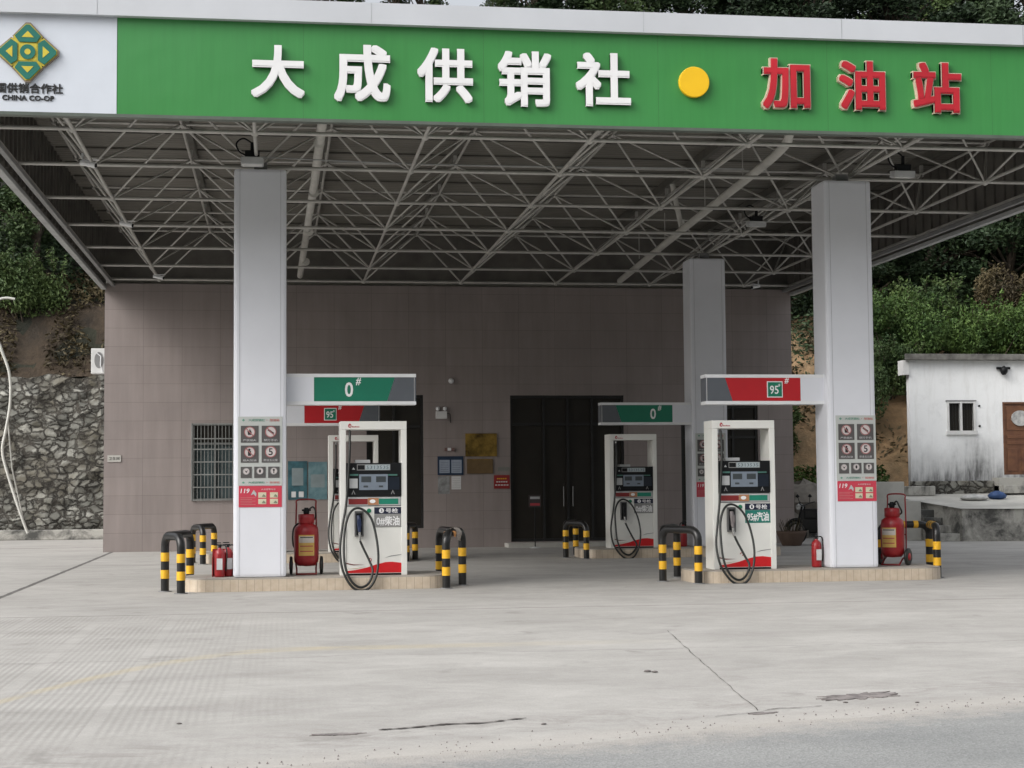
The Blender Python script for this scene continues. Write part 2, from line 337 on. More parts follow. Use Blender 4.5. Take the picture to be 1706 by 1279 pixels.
def text_mesh(body, offset=0.0, res=3):
    cu = bpy.data.curves.new('glyph', 'FONT'); cu.body = body; cu.offset = offset; cu.resolution_u = res; cu.fill_mode = 'FRONT'
    o = bpy.data.objects.new('glyph', cu); C.objects.link(o)
    dg = bpy.context.evaluated_depsgraph_get(); me = bpy.data.meshes.new_from_object(o.evaluated_get(dg))
    bpy.data.objects.remove(o)
    return me
def text(name, body, x0, x1, z0, z1, y, m, parent, offset=.0, depth=.0, side=None, skew=0, res=3):
    """letters fitted into the box x0..x1, z0..z1, facing -Y at y; depth > 0 makes them solid towards +Y"""
    me = text_mesh(body, 0, res)
    if offset: g_ = offset * (z1 - z0); x0 += g_; x1 -= g_; z0 += g_; z1 -= g_
    xs = [v.co.x for v in me.vertices]; ys = [v.co.y for v in me.vertices]
    ax, bx_, ay, by = min(xs), max(xs), min(ys), max(ys)
    for v in me.vertices:
        u = (v.co.x - ax) / (bx_ - ax); q = (v.co.y - ay) / max(by - ay, 1e-6)
        v.co = (x0 + (x1 - x0) * u + skew * q, y, z0 + (z1 - z0) * q)
    me.name = name; me.materials.clear(); me.materials.append(m)
    if side: me.materials.append(side)
    bm = bmesh.new(); bm.from_mesh(me)
    bmesh.ops.remove_doubles(bm, verts=bm.verts, dist=1e-6)
    if offset and not depth:
        nv = 4; hgt = (z1 - z0); r_ = offset * hgt; src = bm.copy(); base_f = [[v.co.copy() for v in f.verts] for f in src.faces]; src.free()
        for k in range(nv):
            a = math.pi / 4 + 2 * math.pi * k / nv
            for f in base_f: bm.faces.new([bm.verts.new((c.x + r_ * math.cos(a), c.y + .0003 * (k + 1), c.z + r_ * math.sin(a))) for c in f])
    if depth and offset:
        r_ = offset * (z1 - z0); base_f = [[v.co.copy() for v in f.verts] for f in bm.faces]
        me2 = bm.copy(); rings = [v.co.copy() for v in bm.verts]
        r = bmesh.ops.extrude_face_region(bm, geom=bm.faces[:])
        for g in r['geom']:
            if isinstance(g, bmesh.types.BMVert): g.co.y = y + depth
        bmesh.ops.recalc_face_normals(bm, faces=bm.faces)
        for f in bm.faces: f.material_index = 0 if all(abs(v.co.y - y) < 1e-6 for v in f.verts) else (1 if side else 0)
        tmp = bpy.data.meshes.new('tmp'); bm.to_mesh(tmp); n0 = len(tmp.vertices)
        for k in range(16):
            a = 2 * math.pi * k / 16; q_ = 1 / max(abs(math.cos(a)), abs(math.sin(a))); bm.from_mesh(tmp); bm.verts.ensure_lookup_table()
            for v in bm.verts[-n0:]: v.co += Vector((r_ * q_ * math.cos(a), .0004 * (k + 1), r_ * q_ * math.sin(a)))
        bpy.data.meshes.remove(tmp); me2.free()
    elif depth:
        r = bmesh.ops.extrude_face_region(bm, geom=bm.faces[:])
        newv = [g for g in r['geom'] if isinstance(g, bmesh.types.BMVert)]
        for v in newv: v.co.y = y + depth
        bm.normal_update()
        for f in bm.faces:
            if all(abs(v.co.y - y) < 1e-6 for v in f.verts): f.material_index = 0
            elif side: f.material_index = 1
    for f in bm.faces: f.smooth = False
    if not (depth and offset): bmesh.ops.recalc_face_normals(bm, faces=bm.faces)
    bm.to_mesh(me); bm.free()
    o = bpy.data.objects.new(name, me); C.objects.link(o)
    if parent: o.parent = parent
    return o

# ------------------------------------------------------------------ ground, forecourt, road
struct(MB().add([(-900, -300, -.05), (900, -300, -.05), (900, 1500, -.05), (-900, 1500, -.05)], [(0, 1, 2, 3)]).build('ground', earth_dark))
struct(MB().slab([(-60, -17.5), (70, -17.5), (70, 27), (-60, 27)], -.03, 0).build('forecourt', concrete))
pts = []
for i in range(260):
    x = -14 + i * .15
    y = -16.05 + .325 * (x - .41) + .16 * noise.noise(Vector((x * .7, 1, 0))) + .10 * noise.noise(Vector((x * 3, 5, 0))) + .05 * noise.noise(Vector((x * 9, 5, 0)))
    pts.append((x, y))
rd = MB()
for a, b_ in zip(pts[:-1], pts[1:]): rd.add([(a[0], -29, .004), (b_[0], -29, .004), (b_[0], b_[1], .004), (a[0], a[1], .004)], [(0, 1, 2, 3)])
struct(rd.build('road', asphalt))
hb = MB(); NX = 40  # unseen hill added behind the camera to block low sky light
hb.add([(-70 + i * 6, -32 - j * 6, -.04 + min(j, 9) * 3.1 + 1.5 * noise.noise(Vector((i * .5, j * .5, 3)))* min(j, 1)) for i in range(NX) for j in range(12)], [(i * 12 + j, i * 12 + j + 1, (i + 1) * 12 + j + 1, (i + 1) * 12 + j) for i in range(NX - 1) for j in range(11)], 0, True)
struct(hb.build('unseen_blocker_hill', earth_dark, fix=False))
# broken patches and cracks along the edge of the concrete
patchm = mat('broken_concrete', (.24, .215, .205), .95, var=.3, scale=8, bump=.6)
def blob(cx, cy_, rx, ry, rot, seed, name, m, z=.005, n=90):
    ps = []
    for k in range(n):
        a = 2 * math.pi * k / n; r = 1 + .55 * noise.noise(Vector((math.cos(a) * 1.6, math.sin(a) * 1.6, seed))) + .45 * noise.noise(Vector((math.cos(a) * 5, math.sin(a) * 5, seed))) + .3 * noise.noise(Vector((math.cos(a) * 14, math.sin(a) * 14, seed)))
        x, y = rx * r * math.cos(a), ry * r * math.sin(a)
        ps.append((cx + x * math.cos(rot) - y * math.sin(rot), cy_ + x * math.sin(rot) + y * math.cos(rot)))
    me = MB().slab(ps, .001, z); return struct(me.build(name, m))
blob(4.65, -13.78, .34, .13, .32, 1.0, 'road_patch', patchm)
blob(3.66, -14.5, .10, .035, .2, 2.0, 'road_patch', patchm)
blob(.73, -14.86, .16, .035, .0, 3.0, 'road_patch', patchm)
def crack(pl, wd, seed, name='ground_crack', amp=.09):
    c_ = MB(); a = [Vector((p[0], p[1], 0)) for p in pl]; L = []; N = 26
    for s_ in range(len(a) - 1):
        for k in range(N):
            u = k / N; p = a[s_].lerp(a[s_ + 1], u); d = (a[s_ + 1] - a[s_]).normalized(); n_ = Vector((-d.y, d.x, 0))
            p = p + n_ * amp * noise.noise(Vector((p.x * 3, p.y * 3, seed))); ww = wd * (.15 + abs(noise.noise(Vector((p.x * 9, p.y * 9, seed)))) * 2.6 + abs(noise.noise(Vector((p.x * 31, p.y * 31, seed)))) * 1.2)
            L.append((p + n_ * ww, p - n_ * ww))
    for (p, q), (p2, q2) in zip(L[:-1], L[1:]): c_.add([(q.x, q.y, .006), (q2.x, q2.y, .006), (p2.x, p2.y, .006), (p.x, p.y, .006)], [(0, 1, 2, 3)])
    return struct(c_.build(name, mat('crack_dirt', (.07, .06, .055), .95)))
crack([(1.0, -14.72), (1.5, -14.6), (2.04, -14.38)], .016, 3)
crack([(4.5, -8.3), (4.05, -11.5), (3.65, -14.5)], .0028, 9, amp=.02)
crack([(3.3, -14.6), (4.2, -14.2)], .006, 12)
for i, (x, y, s_) in enumerate(((3.44, -11.95, .035), (3.49, -12.0, .03), (-.3, -14.2, .02), (2.1, -14.7, .02), (4.4, -14.1, .02), (4.9, -14.2, .018))):
    o = MB().lathe([(.01, 0), (1, .3), (.8, .8), (.2, 1.1)], 7).build('pebble', patchm, loc=(x, y, 0)); o.scale = (s_, s_ * .7, s_ * .5)
    tag(o, ('small dark pebble pair lying on the open concrete in mid forecourt' if i < 2 else 'tiny loose stone lying on the dusty concrete edge by the road'), 'pebble', 'pebbles on the open concrete' if i < 2 else 'loose stones at the road edge')

random.seed(21); gv = MB()
for k in range(520):
    x = random.uniform(-3, 9); y = -16.0 + .325 * (x - .41) + abs(random.gauss(0, .2)) * (1 if random.random() < .7 else -1); r_ = random.uniform(.002, .008) * (1.6 if random.random() < .06 else 1)
    a = random.random() * 6; vv = [(x + r_ * math.cos(a + q * 1.57), y + r_ * math.sin(a + q * 1.57), .002) for q in range(4)]
    gv.add(vv + [(x + r_ * .2, y, .004 + r_ * 1.1)], [(0, 1, 4), (1, 2, 4), (2, 3, 4), (3, 0, 4)])
struct(gv.build('grit', patchm, fix=False), 'stuff')

# ------------------------------------------------------------------ station building
bx0, bx1, WY, WZ = -3.83, 13.56, 15.0, 6.56
bld = thing('station_building', 'mauve-grey tiled fuel station building at the back under the canopy', 'building', (bx0, WY, 0))
def L(x): return x - bx0
ops = [(-1.72, -.62, 1.23, 3.12), (2.55, 3.97, .49, 3.82), (6.17, 9.10, .12, 3.81), (10.59, 12.63, .12, 3.55)]
wl = MB(); cx = bx0
for (a, b_, z0, z1) in ops:
    wl.box(L(cx), L(a), 0, .24, 0, WZ); wl.box(L(a), L(b_), 0, .24, z1, WZ)
    wl.box(L(a), L(b_), 0, .24, 0, z0); cx = b_
wl.box(L(cx), L(bx1), 0, .24, 0, WZ)
wl.box(0, .24, .24, 9, 0, WZ); wl.box(L(bx1) - .24, L(bx1), .24, 9, 0, WZ); wl.box(0, L(bx1), 9, 9.24, 0, WZ)
wl.build('wall', walltile, bld)
MB().box(-.05, L(bx1) + .05, .3, 9.3, WZ + .002, WZ + .16).build('roof', paleconc, bld)
MB().box(.24, L(bx1) - .24, .25, 9, .001, .1).build('floor', islandtop, bld)
MB().box(L(6.0), L(9.3), -.75, -.002, 0, .1).build('door_step', paleconc, bld)
# barred window
wn = MB(); a, b_, z0, z1 = ops[0]
wn.box(L(a), L(b_), .13, .2, z0, z1); window = wn.build('window', mat('blue_grey_window_glass', (.085, .115, .12), .15, var=.25, scale=1.5), bld)
fr = MB()
for q in (L(a), L(b_) - .05, (L(a) + L(b_)) / 2 - .025): fr.box(q, q + .05, .06, .125, z0, z1)
for q in (z0, z1 - .05, z1 - .52): fr.box(L(a), L(b_), .052, .118, q, q + .05)
fr.build('frame', steelbar, window)
gl = MB(); k = L(a) + .04
while k < L(b_): gl.box(k, k + .014, -.045, -.03, z0, z1); k += .085
for q in (0, .31, .62, .93, 1.24, 1.50, z1 - z0 - .03): gl.box(L(a), L(b_), -.06, -.046, z0 + q, z0 + q + .028)
gl.box(L(a) - .02, L(a) + .015, -.06, -.0, z0, z1); gl.box(L(b_) - .015, L(b_) + .02, -.06, 0, z0, z1)
gl.build('window_grille', steelbar, window)
MB().box(L(a) + .05, L(b_) - .05, .124, .129, z1 - .47, z1 - .05).build('dark_upper_pane', glass, window)
def shopfront(op, nm, splits, trans, handle=None):
    a, b_, z0, z1 = op
    g = MB().box(L(a), L(b_), .12, .14, z0, z1).build(nm, glass, bld)
    f = MB(); 
    for x in [a, *splits, b_ - .06]: f.box(L(x), L(x) + .06, .05, .118, z0, z1)
    for z in [z0, *trans, z1 - .07]: f.box(L(a), L(b_), .056, .112, z, z + .07)
    f.build('frame', alu, g)
    if handle:
        for h in handle: MB().tube([(L(h), .0, 1.0), (L(h), .0, 1.5)], .012, 8).build('handle', grey, g)
    return g
shopfront(ops[1], 'tall_window', [3.2], [3.0])
shopfront(ops[2], 'entrance_door', [7.0, 7.62, 8.25], [3.05], [7.52, 7.76])
shopfront(ops[3], 'side_door', [11.3, 11.95], [2.7])

# things on the wall
def flat(name, x0, x1, z0, z1, m, label, cat, y=WY, t=.02, group=None, bevel=0):
    th = thing(name, label, cat, ((x0 + x1) / 2, y, z0), 0, group)
    w_ = (x1 - x0) / 2; bd = MB().box(-w_, w_, -t, -.001, 0, z1 - z0).build('board', m, th, bevel)
    return th, w_, z1 - z0, -t - .002
th, hw, hh, fy = flat('wall_poster', .61, 1.08, 1.23, 2.18, mat('teal_print', (.05, .14, .17), .4, col2=(.02, .045, .055), scale=4), 'blue-green poster with pale text panel on the rear wall, nearer the left column', 'poster')
MB().box(-.14, .14, fy, fy + .001, .35, .78).build('print', mat('pale_print', (.22, .27, .28), .5), th); MB().box(-.15, -.04, fy, fy + .001, .06, .2).build('print', paper, th); MB().box(.03, .15, fy, fy + .001, .06, .2).build('print', paper, th)
th, hw, hh, fy = flat('wall_poster', 1.11, 1.57, 1.23, 2.16, mat('pale_teal_print', (.16, .26, .28), .4, col2=(.05, .12, .15), scale=3), 'paler blue poster with cloudy white print, right of the first poster', 'poster')
MB().box(-.17, .17, fy, fy + .001, .3, .62).build('print', mat('pale_print', (.22, .27, .28), .5), th)
th = thing('emergency_light', 'white twin-head emergency lamp on the wall left of the brass plaque', 'emergency light', (4.42, WY, 3.22))
MB().box(-.14, .14, -.08, -.001, 0, .19).build('case', white_old, th, .01)
for s_ in (-.09, .09): MB().lathe([(.02, .2), (.045, .23), (.05, .28), (.02, .3)], 12, s_, -.05).build('lamp_head', white, th)
MB().tube([(.14, -.03, .14), (.22, -.03, .12), (.23, -.02, -.1)], .008, 6).build('cable', dark, th)
tag(MB().lathe([(.055, 0), (.07, .02), (.06, .06), (.02, .09)], 14, axis='Z').build('wall_sensor', white, loc=(4.67, WY - .02, 4.17)), 'small round white sensor high on the wall above the emergency lamp', 'sensor').rotation_euler = (R(90), 0, 0)
brass = mat('brass_painted_reflections', (.42, .27, .06), .3, .6, col2=(.02, .014, .006), scale=2.6)  # near-black mottling paints dark reflections into the brass colour
th, hw, hh, fy = flat('brass_plaque', 5.02, 5.82, 2.27, 2.85, brass, 'shiny gold plaque with dark reflections painted into its colour, left of the entrance doors', 'plaque', t=.04, bevel=.008)
th, hw, hh, fy = flat('wooden_plaque', 5.06, 5.72, 1.84, 2.21, mat('brown_wood_plaque', (.16, .10, .04), .5, var=.2), 'dull brown plaque hung just under the gold one', 'plaque', t=.03, bevel=.006)
MB().box(-hw + .05, hw - .05, fy, fy + .001, hh - .025, hh - .012).build('edge_strip', brass, th)
bluef = mat('blue_frame', (.015, .035, .075), .4)
th, hw, hh, fy = flat('notice_frame', 4.32, 4.97, 1.81, 2.28, bluef, 'blue framed pair of white notice sheets on the rear wall', 'notice')
for x in (-.28, .02):
    MB().box(x, x + .26, fy, fy + .001, .05, .38).build('sheet', mat('bluish_paper', (.33, .38, .46), .6), th)
    ln = MB()
    for k in range(6): ln.box(x + .03, x + .23, fy - .002, fy - .001, .09 + k * .045, .10 + k * .045)
    ln.build('print', mat('grey_print', (.16, .18, .22), .7), th)
th, hw, hh, fy = flat('paper_notice', 4.33, 4.62, 1.34, 1.78, mat('mottled_paper', (.30, .31, .31), .7, col2=(.13, .13, .13), scale=6), 'mottled grey sheet below the blue frame, the longer of two', 'notice', t=.006)
th, hw, hh, fy = flat('paper_notice', 4.67, 4.91, 1.45, 1.78, paper, 'small plain white sheet with a ruled table below the blue frame', 'notice', t=.006)
ln = MB()
for k in range(6): ln.box(-.1, .1, fy, fy + .001, .04 + k * .045, .045 + k * .045)
ln.build('print', mat('grey_print2', (.3, .3, .3), .7), th)
th, hw, hh, fy = flat('red_notice', 5.74, 6.14, 1.46, 1.8, mat('deep_red_board', (.27, .02, .02), .5), 'red board with pale lettering beside the entrance doors', 'notice')
for k, (z, ww) in enumerate(((.25, .12), (.17, .14), (.09, .17))):
    l_ = MB()
    for q in range(5): l_.box(-ww + q * ww * .42, -ww + q * ww * .42 + ww * .3, fy, fy + .001, z - .014, z + .014)
    l_.build('lettering', yellow if k == 0 else paper, th)
flat('name_strip', 5.84, 6.14, 1.9, 2.0, mat('dull_grey_strip', (.22, .22, .2), .5), 'narrow grey strip sign above the red board', 'sign')
th = flat('sensor_box', 4.5, 4.74, 2.41, 2.49, mat('reddish_case', (.2, .12, .11), .5), 'small reddish box with white button above the blue frame', 'wall box', t=.05)[0]
MB().box(-.05, .04, -.06, -.05, .01, .08).build('button', white, th)
th, hw, hh, fy = flat('room_plate', -3.74, -3.42, 2.19, 2.35, mat('cream_plate', (.5, .49, .45), .6), 'little white name plate with three dark characters at the left end of the wall', 'sign')
text('lettering', '卫生间', -hw + .03, hw - .03, .04, hh - .04, fy, ink, th, .03)
th = thing('wall_unit', 'white slatted utility box on the left end of the building', 'utility box', (-4.0, WY + .25, 4.35))
MB().box(-.16, .165, -.15, .15, 0, .62).build('case', white_old, th, .012); MB().disc(.03, .33, .2, -.156, -.149, 20, 0, .11).build('fan_grille', grey, th)
MB().tube([(-.02, -.17, .5), (.08, -.19, .42), (.07, -.19, .2), (.12, -.17, .05)], .012, 6).build('pipe', white, th)

th = thing('sign_stand', 'thin metal stand with a small board in front of the dark entrance', 'sign stand', (6.62, 14.0, 0))
MB().tube([(0, 0, .02), (0, 0, 1.15)], .014, 8).build('pole', dark, th); MB().lathe([(.14, 0.001), (.14, .02), (.03, .035)], 16).build('base', lgrey, th)
MB().box(-.15, .15, -.02, 0, 1.0, 1.3).build('board', mat('dim_board', (.05, .04, .04), .5), th); MB().box(-.12, .12, -.023, -.021, 1.2, 1.26).build('strip', lgrey, th); MB().box(-.12, .12, -.023, -.021, 1.04, 1.1).build('strip', ringr, th)
# ------------------------------------------------------------------ fuel islands
def island(x0, x1, y0, y1, h, label):
    r = .42; ps = []
    for (ccx, ccy, a0) in ((x1 - r, y0 + r, -90), (x1 - r, y1 - r, 0), (x0 + r, y1 - r, 90), (x0 + r, y0 + r, 180)):
        for k in range(9): a = R(a0 + k * 11.25); ps.append((ccx + r * math.cos(a), ccy + r * math.sin(a)))
    ox, oy = (x0 + x1) / 2, (y0 + y1) / 2; ps = [(x - ox, y - oy) for x, y in ps]
    t_ = thing('fuel_island', label, 'kerb island', (ox, oy, 0), 0, 'raised fuel islands')
    MB().slab(ps, .001, h - .02).build('kerb', tile_cream, t_)
    MB().slab([(x * .997, y * .99) for x, y in ps], h - .019, h).build('top_slab', islandtop, t_)
IH = .2
island(-1.05, 3.0, -.62, .75, IH, 'cream tiled fuel island in front, under the left column')
island(6.85, 11.0, -.62, .75, IH, 'cream tiled fuel island in front, under the right column')
island(-1.15, 3.1, 8.1, 9.6, IH, 'cream tiled fuel island at the back, behind the left column')
island(6.72, 11.1, 8.1, 9.6, IH, 'cream tiled fuel island at the back, under the rear right column')

# ------------------------------------------------------------------ columns
def column(cx_, cy_, label, w_=.80, d=.66, h=6.46):
    t_ = thing('canopy_column', label, 'column', (cx_, cy_, IH), 0, 'square canopy columns')
    MB().box(-w_ / 2, w_ / 2, -d / 2, d / 2, 0, h - IH).build('cladding', colgrey, t_, .05)
    s_ = MB()
    for sx_ in (-1, 1): s_.box(sx_ * (w_ / 2 - .09) - .004, sx_ * (w_ / 2 - .09) + .004, -d / 2 - .003, -d / 2, .02, h - IH - .02)
    s_.build('seam', mat('seam_grey', (.50, .51, .54), .5), t_)
    MB().box(-.1, .1, -.1, .1, h - IH, h - IH + .14).build('bearing', grey, t_)
    return t_
FY = -.45
column(.09, FY + .33, 'tall pale square column on the front island at left, behind the wheeled extinguisher')
column(9.50, FY + .33, 'tall pale square column on the front island at right')
column(9.63, 9.0, 'tall grey square column on the rear right island, set back in shade')
column(.09, 9.0, 'rear column almost hidden behind the front left column')

# ------------------------------------------------------------------ notices on the columns
sqm = mat('pictogram_grey', (.085, .08, .078), .5, var=.05); ringp = mat('pictogram_pink', (.33, .12, .12), .5); discw = mat('pictogram_disc', (.55, .50, .49), .5, var=.03)
tgreen = mat('print_green', (.12, .30, .22), .6); tred = mat('print_red', (.55, .12, .10), .6); tgrey = mat('print_pale', (.45, .45, .45), .6)
nred = mat('notice_red', (.52, .045, .075), .45, var=.03); nplate = mat('notice_plate', (.46, .48, .46), .45, var=.02)
def notices(cx_, y, where):
    def X(zx): return (380 + zx / 7.109 - 432) / 107.8
    def Z(zy): return 2.65 - (680 + zy / 7.109 - 693) / 109.4 - 1.2
    def ring(mb, x, z, r, yy, n=22, wd=.16):
        vs = []; fs = []
        for k in range(n):
            a = 2 * math.pi * k / n; vs += [(x + r * math.cos(a), yy, z + r * math.sin(a)), (x + r * (1 - wd) * math.cos(a), yy, z + r * (1 - wd) * math.sin(a))]
        for k in range(n): j = (k + 1) % n; fs.append((2 * k, 2 * j, 2 * j + 1, 2 * k + 1))
        mb.add(vs, fs)
    t_ = thing('safety_sign', 'grey panel of seven safety pictograms on the %s column' % where, 'sign', (cx_, y, 1.2))
    MB().box(X(118), X(628), -.008, -.001, Z(915), Z(100)).build('panel', nplate, t_)
    for zz, tg in (((125, 158), tgreen), ((866, 893), tgreen)):
        a, b_ = Z(zz[1]), Z(zz[0])
        text('lettering', '大成供销社', X(235), X(425), a, b_, -.011, tg, t_, .02, res=1); text('lettering', '加油站', X(480), X(595), a, b_, -.011, tred, t_, .02, res=1)
        MB().disc(X(450), (a + b_) / 2, .006, -.011, -.009, 8).build('dot', tred, t_); MB().prism([(X(178), a), (X(196), (a + b_) / 2), (X(178), b_), (X(160), (a + b_) / 2)], -.011, -.009).build('emblem', tgreen, t_)
    cells = [(148, 352, 208, 408, '严禁烟火', 'flame'), (388, 598, 208, 408, '禁打手机', 'phone'), (148, 352, 442, 645, '熄火加油', 'engine'), (388, 598, 442, 645, '限速五公里', '5'),
             (148, 275, 693, 825, '', 'a'), (303, 435, 693, 825, '', 'b'), (463, 595, 693, 825, '', 'c')]
    for (a, b_, c_, d, cap, kind) in cells:
        x0, x1, z1, z0 = X(a), X(b_), Z(c_), Z(d); cxx = (x0 + x1) / 2; s_ = x1 - x0
        p = MB().box(x0, x1, -.014, -.0085, z0, z1).build('pictogram', sqm, t_)
        cz = z0 + s_ * .60; r = s_ * .32
        MB().disc(cxx, cz, r, -.0165, -.0145, 22).build('disc', discw, p)
        g = MB()
        if kind == 'flame': g.prism([(cxx - r * .3, cz - r * .5), (cxx + r * .3, cz - r * .5), (cxx + r * .35, cz), (cxx, cz + r * .65), (cxx - r * .12, cz + r * .1), (cxx - r * .4, cz + r * .2)], -.0185, -.017)
        elif kind == 'phone': g.prism([(cxx - r * .55, cz + r * .25), (cxx - r * .35, cz + r * .5), (cxx + r * .6, cz - r * .2), (cxx + r * .4, cz - r * .5)], -.0185, -.017)
        elif kind == 'engine': g.box(cxx - r * .3, cxx + r * .25, -.0185, -.017, cz - r * .65, cz + r * .2); g.disc(cxx - r * .05, cz + r * .42, r * .22, -.0185, -.017, 12)
        elif kind == 'a': g.prism([(cxx - r * .5, cz + r * .4), (cxx, cz - r * .5), (cxx + r * .5, cz + r * .4), (cxx, cz)], -.0185, -.017)
        elif kind == 'b': g.disc(cxx, cz, r * .5, -.0185, -.017, 12, 0, r * .3)
        elif kind == 'c': g.box(cxx - r * .12, cxx + r * .12, -.0185, -.017, cz - r * .6, cz + r * .3); g.disc(cxx, cz + r * .3, r * .3, -.0185, -.017, 12)
        if kind == '5': text('numeral', '5', cxx - r * .38, cxx + r * .38, cz - r * .62, cz + r * .62, -.018, ink, p, .03)
        else: g.build('symbol', ink, p)
        rg = MB(); ring(rg, cxx, cz, r, -.0195); 
        if kind in ('flame', 'phone', 'engine'): rg.prism([(cxx - r * .7, cz + r * .62), (cxx - r * .58, cz + r * .74), (cxx + r * .7, cz - r * .62), (cxx + r * .58, cz - r * .74)], -.0205, -.0198)
        rg.build('ring', ringp if kind in ('flame', 'phone', 'engine', '5') else grey, p, fix=False)
        if cap: text('caption', cap, x0 + s_ * .12, x1 - s_ * .12, z0 + s_ * .07, z0 + s_ * .2, -.016, tgrey, p, .02, res=1)
    t2 = thing('fire_notice', 'red fire notice numbered 119 on the %s column' % where, 'notice', (cx_, y, 1.2))
    MB().box(X(125), X(622), -.008, -.001, Z(1170), Z(920)).build('board', nred, t2)
    text('numeral', '119', X(145), X(245), Z(1005), Z(950), -.011, letterwhite, t2, .03, skew=.012)
    MB().prism([(X(262), Z(1030)), (X(298), Z(965)), (X(330), Z(1010)), (X(325), Z(1050)), (X(300), Z(1015))], -.012, -.009).build('picture', lgrey, t2)
    text('lettering', '火灾报警电话', X(385), X(550), Z(972), Z(950), -.011, mat('pale_pink', (.7, .4, .42), .6), t2, .02, res=1)
    ln = MB()
    for k in range(5): ln.box(X(145), X(320 - (k % 2) * 40), -.011, -.009, Z(1062 + k * 20), Z(1056 + k * 20))
    ln.build('print', mat('pale_red', (.58, .2, .2), .6), t2)
    for a in (350, 485):
        for c_ in (997, 1073):
            MB().box(X(a), X(a + 92), -.011, -.009, Z(c_ + 62), Z(c_)).build('picture', cream, t2)
            MB().prism([(X(a + 40), Z(c_ + 50)), (X(a + 60), Z(c_ + 20)), (X(a + 80), Z(c_ + 35)), (X(a + 88), Z(c_ + 55))], -.013, -.012).build('picture', mat('picture_olive', (.2, .22, .15), .6), t2)
notices(.09, FY, 'front left'); notices(9.55, FY, 'front right'); notices(9.63, 8.67, 'rear right')

# ------------------------------------------------------------------ price signs
def price(cx_, dirn, y, kind, label, lit=1):
    """arm sign; dirn +1 reaches right from its column, -1 left; local x measured from the column side"""
    t_ = thing('price_sign', label, 'price sign', (cx_, y, 2.83), 0, 'fuel grade signs on column arms')
    D = dirn; Lh, H, dp = 2.0, .48, .30
    def bxx(a, b_, y0, y1, z0, z1, nm, m, par=t_, bev=0):
        a, b_ = sorted((D * a, D * b_)); return MB().box(a, b_, y0, y1, z0, z1).build(nm, m, par, bev)
    bxx(.002, Lh - .02, -dp / 2 + .012, dp / 2 - .012, .05, H - .05, 'box', white_old)
    bxx(0, Lh, -dp / 2, dp / 2, H - .052, H, 'top_edge', white); bxx(0, Lh, -dp / 2, dp / 2, 0, .052, 'bottom_edge', white)
    bxx(0, .42, -dp / 2 + .004, dp / 2 - .004, .053, H - .053, 'arm_cover', colgrey)
    yy = -dp / 2 + .006; mm = greenp if kind == '0' else redp
    x0, xg, x1 = .42, 1.62, Lh - .03
    def pr(poly, nm, m_, par, ya, yb): return MB().prism([(D * x, z) for x, z in poly], ya, yb).build(nm, m_, par)
    p = pr([(x0, .055), (xg - .07, .055), (xg + .05, H - .055), (x0, H - .055)], 'panel', mm, t_, yy, yy + .004)
    pr([(xg - .068, .055), (x1, .055), (x1, H - .055), (xg + .052, H - .055)], 'panel', greyp, t_, yy, yy + .004)
    MB().box(*sorted((D * (Lh - .018), D * Lh)), -dp / 2 + .01, dp / 2 - .01, .053, H - .053).build('end_cap', greyp, t_)
    c0 = D * .96 if D > 0 else D * .85
    if kind == '0':
        text('numeral', '0', c0 - .065, c0 + .065, .12, .35, yy - .004, letterwhite, p, .03)
        text('hash_mark', '#', c0 + .10, c0 + .18, .30, .42, yy - .004, letterwhite, p, .03, skew=.012)
    else:
        MB().box(c0 - .13, c0 + .13, yy - .006, yy - .001, .11, .37).build('badge', letterwhite, p); MB().box(c0 - .115, c0 + .115, yy - .010, yy - .0065, .125, .355).build('badge_face', greenp, p)
        text('numeral', '95', c0 - .085, c0 + .06, .165, .30, yy - .013, letterwhite, p, .02); text('hash_mark', '#', c0 + .055, c0 + .09, .28, .33, yy - .013, letterwhite, p, .02)
        text('hash_mark', '#', c0 + .16, c0 + .23, .33, .43, yy - .004, letterwhite, p, .03, skew=.012)
    return t_
price(.49, 1, -.12, '0', 'green arm sign reading 0# reaching right from the front left column')
price(9.13, -1, -.12, '95', 'red arm sign reading 95# reaching left from the front right column')
price(.49, 1, 8.85, '95', 'dim red arm sign reading 95# partly hidden behind the green one at left')
price(9.23, -1, 8.85, '0', 'shaded green arm sign reading 0# reaching left from the rear right column')

